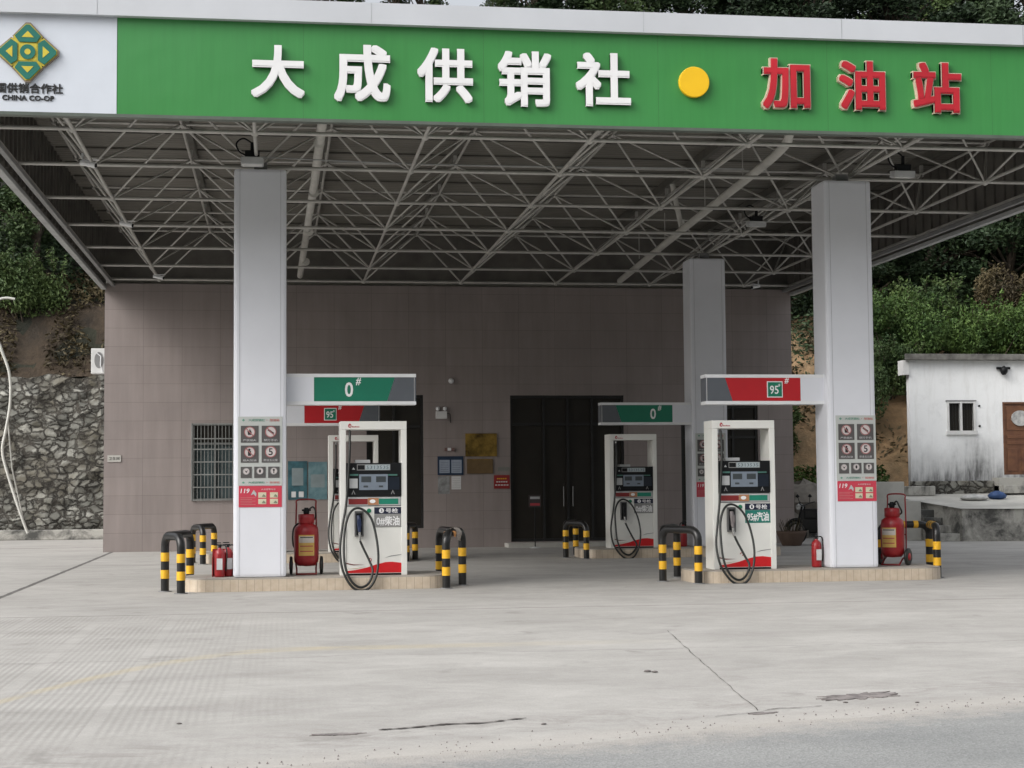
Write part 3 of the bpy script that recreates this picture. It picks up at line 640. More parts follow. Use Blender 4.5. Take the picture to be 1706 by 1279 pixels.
# ------------------------------------------------------------------ fuel dispensers
navy = mat('navy_label', (.01, .015, .04), .4); glab = mat('silver_label', (.26, .26, .25), .5, var=.06); lcd = mat('lcd_grey', (.05, .06, .065), .3); bluep = mat('display_panel', (.20, .24, .29), .35)
cabinet_w = mat('dispenser_white', (.74, .74, .70), .3, var=.02); wavered = mat('wave_red', (.60, .01, .015), .35)
def curve(pts, n=6):
    out = []; P = [Vector(p) for p in pts]
    for i in range(len(P) - 1):
        p0, p1, p2, p3 = P[max(i - 1, 0)], P[i], P[i + 1], P[min(i + 2, len(P) - 1)]
        for k in range(n):
            u = k / n; out.append(.5 * ((2 * p1) + (-p0 + p2) * u + (2 * p0 - 5 * p1 + 4 * p2 - p3) * u * u + (-p0 + 3 * p1 - 3 * p2 + p3) * u ** 3))
    return out + [P[-1]]
def dispenser(x, y, number, grade, lab_m, label, var=0, h=2.37):
    t_ = thing('fuel_dispenser', label, 'fuel pump', (x, y, IH), 0, 'white fuel dispensers')
    def X(zx): return (zx / 4.267 - 17) / 107.8 - .51
    def Z(zy): return (958 - 690 - zy / 4.267) / 107.8
    fb = MB(); W2 = .515
    fb.box(-W2, -W2 + .093, -.25, .25, 0, h - .13); fb.box(W2 - .088, W2, -.25, .25, 0, h - .13); fb.build('side_post', cabinet_w, t_, .008)
    MB().box(-W2, W2, -.25, .25, h - .129, h).build('header', cabinet_w, t_, .008)
    MB().box(-W2 + .094, W2 - .089, -.236, .236, .03, 1.055).build('cabinet', cabinet_w, t_)
    MB().box(-W2 + .094, W2 - .089, -.228, .228, .001, .029).build('plinth', dark, t_)
    MB().box(-W2 + .094, W2 - .089, -.22, .22, 1.056, 1.214).build('band_housing', grey, t_)
    MB().box(-W2 + .10, W2 - .095, -.244, -.221, 1.07, 1.20).build('band', lgrey, t_, .004)
    f = -.2455
    MB().box(X(130), X(265), f - .003, f, 1.09, 1.175).build('band_stripe', mat('band_red', (.22, .02, .02), .4), t_); MB().box(X(345), X(482), f - .003, f, 1.09, 1.175).build('band_stripe', mat('band_green', (.01, .2, .13), .4), t_)
    MB().box(X(267), X(343), f - .004, f, 1.08, 1.185).build('band_badge', mat('badge_orange', (.42, .20, .10), .4), t_); MB().disc(X(300), 1.135, .03, f - .007, f - .004, 14, 0, .045).build('badge_lamp', letterwhite, t_)
    hd = MB().box(-W2 + .092, W2 - .087, -.262, .262, 1.215, 1.725).build('display_head', dark, t_, .01)
    f = -.2645
    def q(a, b_, c_, d, m, nm='panel', k=0): return MB().box(X(a), X(b_), f - .002 - k * .003, f - k * .003 + .0005, Z(d), Z(c_)).build(nm, m, hd)
    q(190, 426, 360, 402, grey, 'strip'); q(194, 244, 365, 397, dark, 'strip_label', 1); q(250, 422, 363, 399, mat('pale_strip', (.36, .42, .44), .4), 'strip_window', 1)
    text('digits', '5313535', X(258), X(416), Z(394), Z(368), f - .0065, mat('digit_grey', (.12, .15, .16), .5), hd, .02, res=1)
    q(137, 200, 428, 440, mat('dull_green', (.06, .17, .14), .5), 'stripe'); q(410, 476, 430, 441, mat('dull_green', (.06, .17, .14), .5), 'stripe')
    q(137, 195, 460, 528, lgrey, 'card_slot'); q(205, 408, 430, 541, bluep, 'screen', 0)
    for a, b_, c_, d in ((220, 290, 445, 486), (325, 394, 445, 486), (236, 268, 510, 523), (344, 374, 510, 523)): q(a, b_, c_, d, lcd, 'lcd', 1)
    q(412, 490, 450, 540, mat('navy_dark', (.008, .014, .025), .3), 'keypad')
    for a in (165, 443):
        tri = MB().prism([(X(a - 14), Z(572)), (X(a - 8), Z(572)), (X(a), Z(552)), (X(a + 8), Z(572)), (X(a + 14), Z(572)), (X(a), Z(540))], f - .002, f).build('arrow_mark', grey, hd)
    tri = MB().prism([(X(154), Z(396)), (X(176), Z(396)), (X(165), Z(380))], f - .002, f).build('arrow_mark', lgrey, hd)
    MB().box(X(180), X(285), -.18, .1, 1.726, 1.775).build('receipt_tray', lgrey, t_)
    # logo on the header: red drop and a row of tiny red letters
    f = -.2535
    lg = MB(); cx0, cz0 = X(140), h - .075; ps = []
    for k in range(20):
        a = 2 * math.pi * k / 20; r = .026 * (1 + .55 * max(0, math.sin(a)) ** 4); ps.append((cx0 + r * math.cos(a), cz0 + r * math.sin(a)))
    lg.prism(ps, f, f + .004).build('logo_drop', ringr, t_); MB().disc(cx0 + .004, cz0, .011, f - .003, f - .001, 12).build('logo_eye', cabinet_w, t_)
    lw = MB()
    for k, hh_ in enumerate((.028, .02, .02, .026, .02, .02, .02)): lw.box(cx0 + .033 + k * .017, cx0 + .033 + k * .017 + .011, f + .001, f + .003, cz0 - .02, cz0 - .02 + hh_ * .8)
    lw.build('logo_letters', ringr, t_)
    # labels
    f = -.238
    lb = MB().box(X(312), X(503), f - .003, f, Z(711), Z(664)).build('number_label', navy, t_)
    MB().disc(X(363), Z(688), .038, f - .006, f - .003, 20).build('number_disc', letterwhite, lb); text('numeral', number, X(363) - .014, X(363) + .014, Z(688) - .023, Z(688) + .023, f - .0085, navy, lb, .03)
    text('lettering', '号枪', X(392), X(480), Z(706), Z(671), f - .006, letterwhite, lb, .025)
    gb = MB().box(X(312), X(503) + (0.004), f - .003, f, Z(806), Z(713)).build('grade_label', lab_m, t_)
    text('lettering', grade, X(326), X(492), Z(795), Z(726), f - .006, letterwhite, gb, .03)
    MB().disc(X(275), Z(688), .034, f - .01, f + .001, 18).build('green_button', mat('button_green', (.01, .2, .1), .4), t_)
    # swoosh
    MB().prism([(X(101), Z(1126)), (X(101), Z(1112)), (X(180), Z(1105)), (X(260), Z(1088)), (X(330), Z(1066)), (X(390), Z(1052)), (X(440), Z(1050)), (X(503), Z(1058)), (X(503), Z(1126))][::-1], f - .002, f + .001).build('red_wave', wavered, t_)
    MB().prism([(X(101), Z(1050)), (X(160), Z(1064)), (X(240), Z(1068)), (X(160), Z(1072)), (X(101), Z(1058))][::-1], f - .002, f + .001).build('swoosh', mat('swoosh_maroon', (.16, .03, .03), .5), t_)
    MB().prism([(X(385), Z(1022)), (X(430), Z(1006)), (X(503), Z(998)), (X(503), Z(1002)), (X(430), Z(1012))][::-1], f - .002, f + .001).build('swoosh', grey, t_)
    MB().prism([(X(110), Z(1098)), (X(180), Z(1098)), (X(250), Z(1082)), (X(180), Z(1092))][::-1], f - .002, f + .001).build('swoosh', mat('swoosh_tan', (.6, .5, .35), .5), t_)
    hk = MB(); hk.tube([(X(280) + .022 * math.cos(R(a)), f - .001, Z(1035) + .026 * math.sin(R(a))) for a in range(-60, 200, 26)], .006, 6); hk.build('hook_logo', ringr, t_)
    # nozzle boot and nozzle
    MB().box(X(172), X(236), f - .05, f - .001, Z(870), Z(690)).build('nozzle_boot', mat('boot_grey', (.13, .13, .13), .5), t_, .01)
    MB().box(X(183), X(226), f - .056, f - .051, Z(858), Z(705)).build('boot_recess', dark, t_)
    nz = MB(); xx = X(203); nz.tube([(xx - .01, f - .08, Z(720)), (xx, f - .10, Z(770)), (xx + .005, f - .10, Z(835))], [.03, .036, .026], 10); nz.box(xx - .022, xx + .03, f - .135, f - .09, Z(800), Z(745))
    noz = nz.build('nozzle', mat('nozzle_blue', (.01, .02, .06), .35) if var == 0 else (mat('nozzle_pink', (.16, .14, .14), .4) if var == 1 else dark), t_, .005)
    MB().tube([(xx + .005, f - .10, Z(838)), (xx + .015, f - .105, Z(900))], [.022, .018], 10).build('swivel', chrome, noz)
    v = var * 6
    P = [(140, 118, -.20), (138, 260, -.28), (130, 420, -.30), (112, 640, -.31), (84, 800, -.36), (66 - v, 960, -.42), (84 - v, 1100, -.47), (140, 1205, -.52), (205, 1240, -.53), (270, 1218, -.52), (318, 1130, -.49), (332 + v, 1000, -.45),
         (318 + v, 860, -.40), (290, 750, -.36), (245, 690, -.33), (190, 668, -.32), (140, 700, -.33), (106, 790, -.36), (92 + v, 930, -.41), (100 + v, 1070, -.46), (140 + v, 1170, -.50), (200 + v, 1216 - v, -.51), (262, 1190 - v, -.49), (292 + v, 1110, -.44), (272, 1040, -.39), (228, 945, -.35), (208, 898, -.345)]
    MB().tube(curve([(X(a), c_ - .09 * max(0, min(1, (b_ - 600) / 500)), Z(b_)) for a, b_, c_ in P]), .0185, 8).build('hose', rubber, t_)
    MB().tube([(X(140), -.2, Z(100)), (X(140), -.2, Z(140))], .02, 8).build('hose_fitting', chrome, t_)
    return t_
dispenser(1.82, -.10, '3', '0#柴油', glab, 'front left white pump labelled 0#柴油 with blue nozzle', 0)
dispenser(7.72, -.10, '1', '95#汽油', mat('teal_label', (.015, .19, .15), .4), 'front right white pump labelled 95#汽油 in green', 1)
dispenser(1.92, 8.65, '4', '95#汽油', mat('teal_label', (.015, .19, .15), .4), 'rear left pump mostly hidden behind the front left pump', 0, 2.42)
dispenser(7.86, 8.65, '2', '0#柴油', glab, 'rear white pump labelled 0#柴油 in shade, left of the rear column', 2, 2.42)

# ------------------------------------------------------------------ crash guards
def guard(legs, h, label, rz=0, bandtop=False):
    ox, oy = legs[1]; t_ = thing('crash_guard', label, 'crash barrier', (ox, oy, 0), 0, 'black and yellow crash guards')
    Lg = [(a - ox, b_ - oy) for a, b_ in legs]; r = .062
    for (a, b_), (c_, d) in zip(Lg[:-1], Lg[1:]):
        A, B_ = Vector((a, b_, 0)), Vector((c_, d, 0)); dd = (B_ - A); ln_ = dd.length; dd.normalize(); rr = min(.16, ln_ * .45)
        pts_ = [A + Vector((0, 0, .004))] + [A + Vector((0, 0, z)) for z in (h - rr,)]
        for k in range(1, 7): an = k / 6 * math.pi / 2; pts_.append(A + dd * (rr - rr * math.cos(an)) + Vector((0, 0, h - rr + rr * math.sin(an))))
        for k in range(0, 6): an = k / 6 * math.pi / 2; pts_.append(B_ - dd * (rr - rr * math.sin(an)) + Vector((0, 0, h - rr + rr * math.cos(an))))
        pts_ += [B_ + Vector((0, 0, h - rr)), B_ + Vector((0, 0, .004))]
        MB().tube(pts_, r, 14).build('hoop', black, t_)
        if bandtop:
            for u in (.28, .55, .8):
                p = A.lerp(B_, u); MB().tube([p - dd * .04 + Vector((0, 0, h)), p + dd * .04 + Vector((0, 0, h))], r + .003, 14).build('band', yellow, t_)
    for (a, b_) in Lg:
        for z0 in (.2, .46):
            MB().tube([(a, b_, z0), (a, b_, z0 + .13)], r + .003, 14).build('band', yellow, t_)
        MB().lathe([(.1, .002), (.1, .014)], 14, a, b_).build('base_plate', grey, t_)
    return t_
GH = .84
guard([(-1.06, -.86), (-1.33, -.30), (-1.02, .92)], GH, 'black and yellow hooped guard at the left end of the front left island')
guard([(2.90, -.72), (3.23, .0), (2.98, 1.15)], GH, 'black and yellow hooped guard with a rag, right end of the front left island')
guard([(6.88, -.62), (6.48, .1), (6.98, 1.15)], GH, 'black and yellow hooped guard at the left end of the front right island')
guard([(11.02, -.12), (11.35, .98), (10.5, 1.05)], GH, 'banded guard behind the wheeled extinguisher, right end of the front right island', bandtop=True)
guard([(-1.14, 8.1), (-1.38, 8.75), (-.98, 9.75)], .74, 'black and yellow hooped guard at the left end of the rear left island')
guard([(2.98, 7.95), (3.22, 8.7), (2.8, 9.75)], .74, 'black and yellow guard just right of the front left pump, at the rear')
guard([(6.74, 7.95), (6.42, 8.6), (6.84, 9.7)], .74, 'black and yellow guard left of the rear pump standing in shade')
# rag draped over the guard
bm = MB(); N = 14; vs_ = []
for i in range(N + 1):
    for j in range(9):
        u = i / N * 1.0 - .5; q = j / 8 - .5; an = q * 3.6
        rr = .074 + .012 * noise.noise(Vector((u * 9, q * 5, 3)))
        if abs(an) < 1.35: y_, z_ = rr * math.sin(an), rr * math.cos(an)
        else: s_ = 1 if an > 0 else -1; y_, z_ = s_ * (rr + .02 * noise.noise(Vector((u * 12, q, 1)))), rr * .2 - (abs(an) - 1.35) * (.25 + .3 * noise.noise(Vector((u * 3, 7, 2))))
        vs_.append((u * .24, y_, z_))
bm.add(vs_, [(i * 9 + j, i * 9 + j + 1, (i + 1) * 9 + j + 1, (i + 1) * 9 + j) for i in range(N) for j in range(8)], 0, True)
tag(bm.build('rag', mat('pale_rag', (.5, .46, .42), .9, col2=(.25, .2, .16), scale=9), loc=(3.07, -.36, GH), rz=1.15), 'crumpled pale rag draped over the guard right of the front left pump', 'rag')
tag(bm.build('orange_cloth', mat('orange_cloth', (.6, .28, .10), .9), loc=(2.98, -.55, GH + .004), rz=1.1), 'small orange cloth on top of the same guard as the pale rag', 'cloth').scale = (.45, 1.08, .5)

# ------------------------------------------------------------------ extinguishers
def extinguisher(x, y, z, label, s=1.0, rz=0, box=False):
    t_ = thing('fire_extinguisher', label, 'fire extinguisher', (x, y, z), rz, 'small red fire extinguishers')
    MB().lathe([(.01, 0), (.078, .004), (.083, .03), (.083, .36), (.07, .42), (.03, .45), (.025, .47)], 18).build('cylinder', red, t_)
    v_ = MB().lathe([(.022, .47), (.026, .5), (.018, .52)], 10); v_.box(-.09, .03, -.014, .014, .505, .525); v_.box(-.085, .02, -.012, .012, .54, .555); v_.build('valve', dark, t_)
    MB().tube(curve([(.02, 0, .5), (.09, -.02, .5), (.115, -.02, .38), (.105, -.03, .2), (.095, -.02, .1)], 5), .011, 8).build('hose', rubber, t_)
    MB().prism([(.06 * math.sin(R(a)), z_) for a, z_ in ((-50, .12), (50, .12), (50, .3), (-50, .3))], -.088, -.08).build('label_plate', paper, t_)
    t_.scale = (s, s, s); return t_
extinguisher(-.52, -.15, IH, 'small red extinguisher in front of its cabinet by the front left column', .95)
extinguisher(-.40, -.02, IH, 'second small red extinguisher, tight against the front left column', .95, .4)
tb = thing('extinguisher_box', 'low open red extinguisher box by the front left column', 'extinguisher box', (-.47, .03, IH))
MB().box(-.17, .12, .06, .09, 0, .42).box(-.17, -.155, -.1, .06, 0, .3).box(-.17, .12, -.1, .06, .0005, .012).build('box_shell', red, tb)
extinguisher(8.98, -.1, IH, 'small red extinguisher standing left of the front right column', .97, .2)
extinguisher(9.02, 8.75, IH, 'small red extinguisher at the foot of the rear right column', 1.0, 2.2)
def cart(x, y, label, rz):
    t_ = thing('wheeled_extinguisher', label, 'wheeled fire extinguisher', (x, y, IH), rz, 'large wheeled fire extinguishers')
    MB().lathe([(.02, .13), (.14, .14), (.185, .2), (.19, .26), (.19, .66), (.175, .74), (.11, .79), (.1, .8)], 24).build('tank', red, t_)
    MB().lathe([(.11, .79), (.125, .80), (.125, .93), (.11, .94)], 20).build('collar', red, t_)
    MB().lathe([(.04, .94), (.05, .98), (.03, 1.04)], 12).tube([(-.07, 0, 1.0), (.07, 0, 1.0)], .014, 8).build('valve', dark, t_)
    MB().lathe([(.192, .30), (.1925, .31), (.1925, .60), (.192, .61)], 24).build('label_band', red, t_)
    def arc(z0, z1, a0, a1, m, nm, rr=.1945):
        n = 10; vs = [(rr * math.sin(R(a0 + (a1 - a0) * k / n)), -rr * math.cos(R(a0 + (a1 - a0) * k / n)), z) for k in range(n + 1) for z in (z0, z1)]
        return MB().add(vs, [(2 * k, 2 * k + 2, 2 * k + 3, 2 * k + 1) for k in range(n)], 0, True).build(nm, m, t_)
    arc(.30, .62, -38, 38, mat('label_yellow', (.62, .40, .10), .5), 'label_plate'); arc(.50, .60, -36, 36, mat('label_cream', (.55, .5, .45), .5), 'label_text', .1965); arc(.575, .59, -30, 30, ink, 'label_text', .198); arc(.36, .375, -30, 30, ringr, 'label_text', .198); arc(.44, .455, -30, 30, ringr, 'label_text', .198)
    fr_ = MB()
    for s_ in (-1, 1): fr_.tube(curve([(s_ * .15, -.12, .01), (s_ * .15, .02, .1), (s_ * .16, .16, .2), (s_ * .16, .19, .7), (s_ * .15, .2, 1.1)], 4), .013, 8)
    fr_.tube(curve([(-.15, .2, 1.09), (-.13, .2, 1.16), (.13, .2, 1.16), (.15, .2, 1.09)], 4), .013, 8); fr_.tube([(-.15, -.12, .014), (.15, -.12, .014)], .013, 8); fr_.tube([(-.16, .18, .5), (.16, .18, .5)], .012, 8)
    fr_.build('frame', mat('dark_red_frame', (.22, .015, .015), .45), t_)
    for s_ in (-1, 1):
        w_ = MB().lathe([(.0, s_ * .235 - .025), (.115, s_ * .235 - .025), (.14, s_ * .235 - .018), (.14, s_ * .235 + .018), (.115, s_ * .235 + .025), (0.0, s_ * .235 + .025)], 22, .06, .142, axis='X').build('wheel', rubber, t_)
        MB().lathe([(.0, s_ * .235 - .03), (.06, s_ * .235 - .03), (.06, s_ * .235 + .03), (0, s_ * .235 + .03)], 14, .06, .142, axis='X').build('hub', redp, w_)
    MB().tube(curve([(.03, 0, 1.0), (.1, -.05, 1.05), (.14, -.05, .98), (.12, .1, .85), (-.1, .16, .8), (-.2, .1, .7), (-.2, .08, .45), (-.12, .15, .4)], 6), .014, 8).build('hose', rubber, t_)
    return t_
cart(.80, .16, 'wheeled red extinguisher trolley right beside the front left column', 0)
cart(10.36, .12, 'wheeled red extinguisher trolley turned sideways, right of the front right column', -.75)

# ------------------------------------------------------------------ canopy
CX0, CX1, CY0, CY1, CZ0, CZ1 = -3.86, 13.60, -3.80, 14.97, 6.5, 8.08
can = thing('canopy', 'wide fuel station canopy with green and white fascia over a steel space frame', 'canopy', (0, CY0, 0))
oy = -CY0
def Y(v): return v + oy
gz = 7.79
MB().box(-1.75, CX1, 0, .05, CZ0, gz).build('green_panel', signgreen, can)
gp = [o for o in can.children if o.name.startswith('green_panel')][0]
wp = MB().box(CX0, -1.752, -.004, .05, CZ0, gz).build('white_panel', signwhite, can)
cn = MB().prism([(0, 0)] * 0 or [(CX0 - .02, gz + .002), (CX1 + .02, gz + .002), (CX1 + .02, CZ1), (CX0 - .02, CZ1)], -.10, .08); cn.build('cornice', cornice, can)
jn = MB()
for x in (-2.0, 5.35, 10.9, 1.6, 8.2): jn.box(x - .004, x + .004, -.1025, -.1, gz + .01, CZ1 - .005)
jn.build('cornice_seam', mat('seam_light', (.42, .44, .46), .5), can)
MB().box(CX0, CX1, -.012, .12, CZ0 - .045, CZ0 - .002).build('bottom_trim', mat('trim_grey', (.10, .12, .10), .5), can)
# side fascias with gutter
for sgn, xx in ((-1, CX0), (1, CX1)):
    sf = MB(); sf.box(*sorted((xx, xx - sgn * .03)), .052, Y(CY1) + .305, CZ0, CZ1)
    k = .3
    while k < Y(CY1) - .1:
        sf.box(*sorted((xx - sgn * .031, xx - sgn * .075)), k, k + .05, CZ0 + .05, CZ1 - .15); k += .42
    sf.build('side_fascia', innerfascia, can)
    MB().box(*sorted((xx + sgn * .002, xx + sgn * .03)), .12, Y(CY1), CZ0 - .02, CZ1).build('side_cladding', signgreen, can)
    MB().box(*sorted((xx + sgn * .05, xx - sgn * .07)), .13, Y(CY1), CZ0 - .10, CZ0 - .022).build('edge_gutter', lgrey, can, .008)
    MB().box(*sorted((xx - sgn * .19, xx - sgn * .27)), .13, Y(CY1), CZ0 - .02, CZ0 + .05).build('edge_rail', grey, can)
MB().box(CX0, CX1, Y(CY1) + .31, Y(CY1) + .36, CZ0 + .24, CZ1).build('rear_fascia', innerfascia, can)
MB().box(CX0 + .03, CX1 - .03, .06, Y(CY1) + .3, 7.96, 8.0).build('roof_sheet', roofsheet, can)
for xx in (-1.2, 1.25, 3.68, 6.1, 8.5, 10.95, 12.9):
    MB().box(xx - .05, xx + .05, .1, Y(CY1), 7.80, 7.955).build('purlin', mat('purlin_dark', (.12, .115, .10), .6), can)
for k in range(13):
    MB().box(CX0 + .1, CX1 - .1, .7 + k * 1.42, .74 + k * 1.42, 7.925, 7.959).build('batten', mat('purlin_dark', (.12, .115, .10), .6), can)
BX = [-3.66, -2.5, .03, 2.467, 4.894, 7.302, 9.724, 12.2, 13.42]; BY = [-3.62, -2.288, .289, 3.292, 6.253, 9.221, 12.081, 14.6]; BZ = 6.62
TX = [-3.3] + [(a + b_) / 2 for a, b_ in zip(BX[1:-1], BX[2:-1])] + [12.95]; TY = [-2.95] + [(a + b_) / 2 for a, b_ in zip(BY[1:-1], BY[2:])]; TZ = 7.62
for y in BY: MB().tube([(BX[0], Y(y), BZ), (BX[-1], Y(y), BZ)], .031, 8).build('chord', steel, can)
for x in BX: MB().tube([(x, Y(BY[0]), BZ), (x, Y(BY[-1]), BZ)], .029, 8).build('chord', steel, can)
for y in TY: MB().tube([(TX[0], Y(y), TZ), (TX[-1], Y(y), TZ)], .026, 8).build('chord', steel, can)
for x in TX: MB().tube([(x, Y(TY[0]), TZ), (x, Y(TY[-1]), TZ)], .026, 8).build('chord', steel, can)
webs = []
for x in BX[1:-1]:
    for y in BY:
        for dx in (-1, 1):
            for dy in (-1, 1):
                cxs = [q for q in TX if (q - x) * dx > 0 and abs(q - x) < 1.7]; cys = [q for q in TY if (q - y) * dy > 0 and abs(q - y) < 1.8]
                if cxs and cys: webs.append(((x, Y(y), BZ), (min(cxs, key=lambda q: abs(q - x)), Y(min(cys, key=lambda q: abs(q - y))), TZ)))
webs.sort(key=lambda w_: w_[0][1])
for a, b_ in webs[:100]: MB().tube([a, b_], .0205, 6).build('brace', steel, can)
rest = MB()
for a, b_ in webs[100:]: rest.tube([a, b_], .0205, 6)
struct(rest.build('brace', steel, can), 'stuff')
def ball(mb, p, r):
    mb.lathe([(r * .2, p[2] - r), (r * .75, p[2] - r * .7), (r, p[2]), (r * .75, p[2] + r * .7), (r * .2, p[2] + r)], 10, p[0], p[1])
for x in BX[1:-1]:
    for y in BY:
        n_ = MB(); ball(n_, (x, Y(y), BZ), .062); n_.build('ball_node', steel, can)
tn = MB()
for x in TX:
    for y in TY: ball(tn, (x, Y(y), TZ), .06); tn.box(x - .03, x + .03, Y(y) - .03, Y(y) + .03, TZ, 7.8)
struct(tn.build('top_node', steel, can), 'stuff')
cd = MB()
cd.tube(curve([(-3.3, .95, 6.78), (0, .95, 6.76), (3.3, .95, 6.72), (7, .95, 6.76), (10, .95, 6.72), (13.3, .95, 6.78)]), .014, 6)
cd.tube(curve([(0.1, Y(.1), 6.75), (3, Y(.35), 6.74), (8, Y(.3), 6.76)]), .011, 6)
cd.build('cable', lgrey, can)
# letters
fy = -.07
for (s_, x0, x1, z0, z1) in (('大', 0, .71, 6.76, 7.47), ('成', 1.10, 1.86, 6.73, 7.51), ('供', 2.22, 2.98, 6.75, 7.50), ('销', 3.32, 4.06, 6.72, 7.49), ('社', 4.40, 5.17, 6.75, 7.50)):
    text('letter', s_, x0, x1, z0, z1, fy, letterwhite, gp, .030, .05, letterside, res=4)
for (s_, x0, x1, z0, z1) in (('加', 7.03, 7.75, 6.77, 7.51), ('油', 8.14, 8.85, 6.78, 7.51), ('站', 9.23, 9.98, 6.77, 7.52)):
    o = text('letter', s_, x0, x1, z0, z1, fy + .004, lettercream, gp, .046, .062, lettercream, res=4)
    text('letter_face', s_, x0 + .018, x1 - .018, z0 + .018, z1 - .018, fy - .014, letterred, gp, .026, .014, letterred, res=4)
MB().disc(6.07, 7.13, .215, fy, -.001, 36).build('dot', dotyellow, gp, .01)
# emblem
ex, ez, er = -2.885, 7.28, .385
def em(poly, y0, y1, nm, m_, par): return MB().prism([(ex + x * er, ez + z * er) for x, z in poly], y0, y1).build(nm, m_, par)
rimp = []
def rot(p, k):
    x, z = p
    for _ in range(k): x, z = z, -x
    return (x, z)
outl = []
for k in range(4): outl += [rot(p, k) for p in ((-.50, .54), (-.08, 1.0), (.08, 1.0), (.50, .54), (.46, .46))]
emb = em([(x * 1.03, z * 1.03) for x, z in outl], -.04, -.006, 'emblem', emedge, wp)
em([(x * .97, z * .97) for x, z in outl], -.05, -.041, 'emblem_field', emyellow, emb)
for k in range(4):
    pl = [rot(p, k) for p in ((-.29, .34), (-.43, .55), (-.06, .94), (.06, .94), (.43, .55), (.29, .34))]
    em(pl, -.068, -.051, 'emblem_arm', emgreen, emb)
    em([rot(p, k) for p in ((-.20, .50), (0, .72), (.20, .50))], -.071, -.0685, 'emblem_inset', emyellow, emb)
em([(-.30, -.30), (.30, -.30), (.30, .30), (-.30, .30)], -.055, -.0505, 'emblem_centre', emyellow, emb)
MB().disc(ex, ez, .255 * er, -.070, -.056, 28).build('emblem_ring', emgreen, emb); MB().disc(ex, ez, .10 * er, -.073, -.0705, 20).build('emblem_eye', emyellow, emb)
text('lettering', '中国供销合作社', -3.43, -2.44, 6.745, 6.875, -.02, ink, wp, .022, .014, res=2)
text('lettering', 'CHINA CO-OP', -3.21, -2.55, 6.645, 6.715, -.02, ink, wp, .04, .014)

# ------------------------------------------------------------------ hanging things under the canopy
def flood(x, y, z, label, tilt=0, flat_=False):
    t_ = thing('floodlight', label, 'floodlight', (x, y, z), 0, 'floodlights under the canopy'); t_.rotation_euler = (R(tilt), 0, 0)
    MB().box(-.17, .17, -.12, .12, -.05, .06).build('housing', lgrey, t_, .012)
    MB().box(-.15, .15, -.10, .10, -.056, -.05).build('lens', mat('lamp_glass', (.7, .7, .68), .3), t_)
    MB().box(-.11, .11, -.09, .09, .061, .16).build('heat_sink', dark, t_, .01)
    MB().tube([(0, 0, .16), (0, 0, .3)], .03, 8).build('stem', dark, t_)
    MB().tube(curve([(-.1, 0, .1), (-.2, 0, .16), (-.24, 0, .28), (-.14, 0, .36), (-.02, 0, .3)], 5), .014, 6).build('cable', dark, t_)
flood(-.03, -.66, 6.52, 'grey floodlight hanging in front of the front left column top')
flood(10.22, -1.0, 6.46, 'pale floodlight hanging above the front right column', 8)
flood(9.5, 4.6, 6.55, 'dim floodlight deeper under the canopy, left of the front right column', 8)
def camera(x, y, z, label, rz):
    t_ = thing('security_camera', label, 'security camera', (x, y, z), rz, 'white bullet cameras on the canopy frame')
    MB().tube([(0, -.13, -.03), (0, .12, .03)], .045, 12).build('body', white, t_); MB().tube([(0, -.135, -.031), (0, -.12, -.028)], .036, 12).build('lens', dark, t_)
    MB().box(-.05, .05, -.17, .09, .05, .058).build('hood', white, t_); MB().tube([(0, .08, .04), (0, .1, .17)], .018, 8).build('bracket', white, t_)
camera(-2.55, .05, 6.58, 'white camera nearest the fascia at the left edge of the frame', 1.2)
camera(-2.5, 5.9, 6.58, 'white camera at the left edge of the frame, midway back', 1.2)
camera(-2.45, 13.6, 6.55, 'white camera at the left edge of the frame, above the tiled wall', 1.2)
camera(11.9, 5.7, 6.5, 'white camera right of the front right column', -1.1)
camera(12.3, 13.9, 6.5, 'white camera at the far right of the frame by the tiled wall', -1.1)
pipem = mat('pvc_pipe', (.55, .54, .50), .5, var=.08)
t_ = thing('drain_pipe', 'white drain pipe under the roof at left, running straight back to the wall', 'pipe', (1.0, 0, 6.9))
MB().tube([(.02, -2.6, .15), (0, 3, .05), (-.1, 14.6, -.15)], .075, 12).build('pipe_run', pipem, t_)
for y in (0, 4, 8, 12): MB().tube([(0, y - .05, .075 - .02 * y), (0, y + .05, .075 - .02 * y)], .088, 12).build('coupling', pipem, t_)
t_ = thing('drain_pipe', 'white elbowed drain pipe under the roof at right, slanting back to the wall', 'pipe', (8.0, 0, 6.9))
MB().tube(curve([(-.02, -2.1, .9), (.02, -2.05, .25), (.12, -1.75, .02), (.4, 0, 0), (.65, 6, -.05), (.95, 14.6, -.2)], 6), .075, 12).build('pipe_run', pipem, t_)
MB().tube([(.5, 7.2, .9), (.72, 7.3, -.05)], .055, 10).build('branch', pipem, t_)
for y, x in ((2, .48), (5, .6), (9, .77), (12, .87)): MB().tube([(x, y, 0), (x, y, .6)], .01, 6).build('hanger', steel, t_)

# ------------------------------------------------------------------ left: stone wall, bank, bent pipe
sw = MB(); n = 60; vs_ = []; fs_ = []
for i in range(n + 1):
    for j in range(26):
        x = -22 + i * .32; z = j * .2
        vs_.append((x, 25.5 + z * .09 - .16 * noise.noise(Vector((x * 1.9, z * 2.6, 4))), z if j < 25 else z + .22 * noise.noise(Vector((x * 1.3, 0, 9)))))
for i in range(n):
    for j in range(25): fs_.append((i * 26 + j, (i + 1) * 26 + j, (i + 1) * 26 + j + 1, i * 26 + j + 1))
sw.add(vs_, fs_); sw.box(-22, -2.8, 26.1, 26.9, 0, 4.6)
tag(sw.build('stone_wall', rubble, fix=False), 'rubble stone retaining wall left of the station building', 'retaining wall')
tag(MB().box(-22, -3.0, 24.9, 25.35, 0, .30).build('wall_footing', stainc, bevel=.03), 'pale concrete footing along the bottom of the stone wall', 'footing')
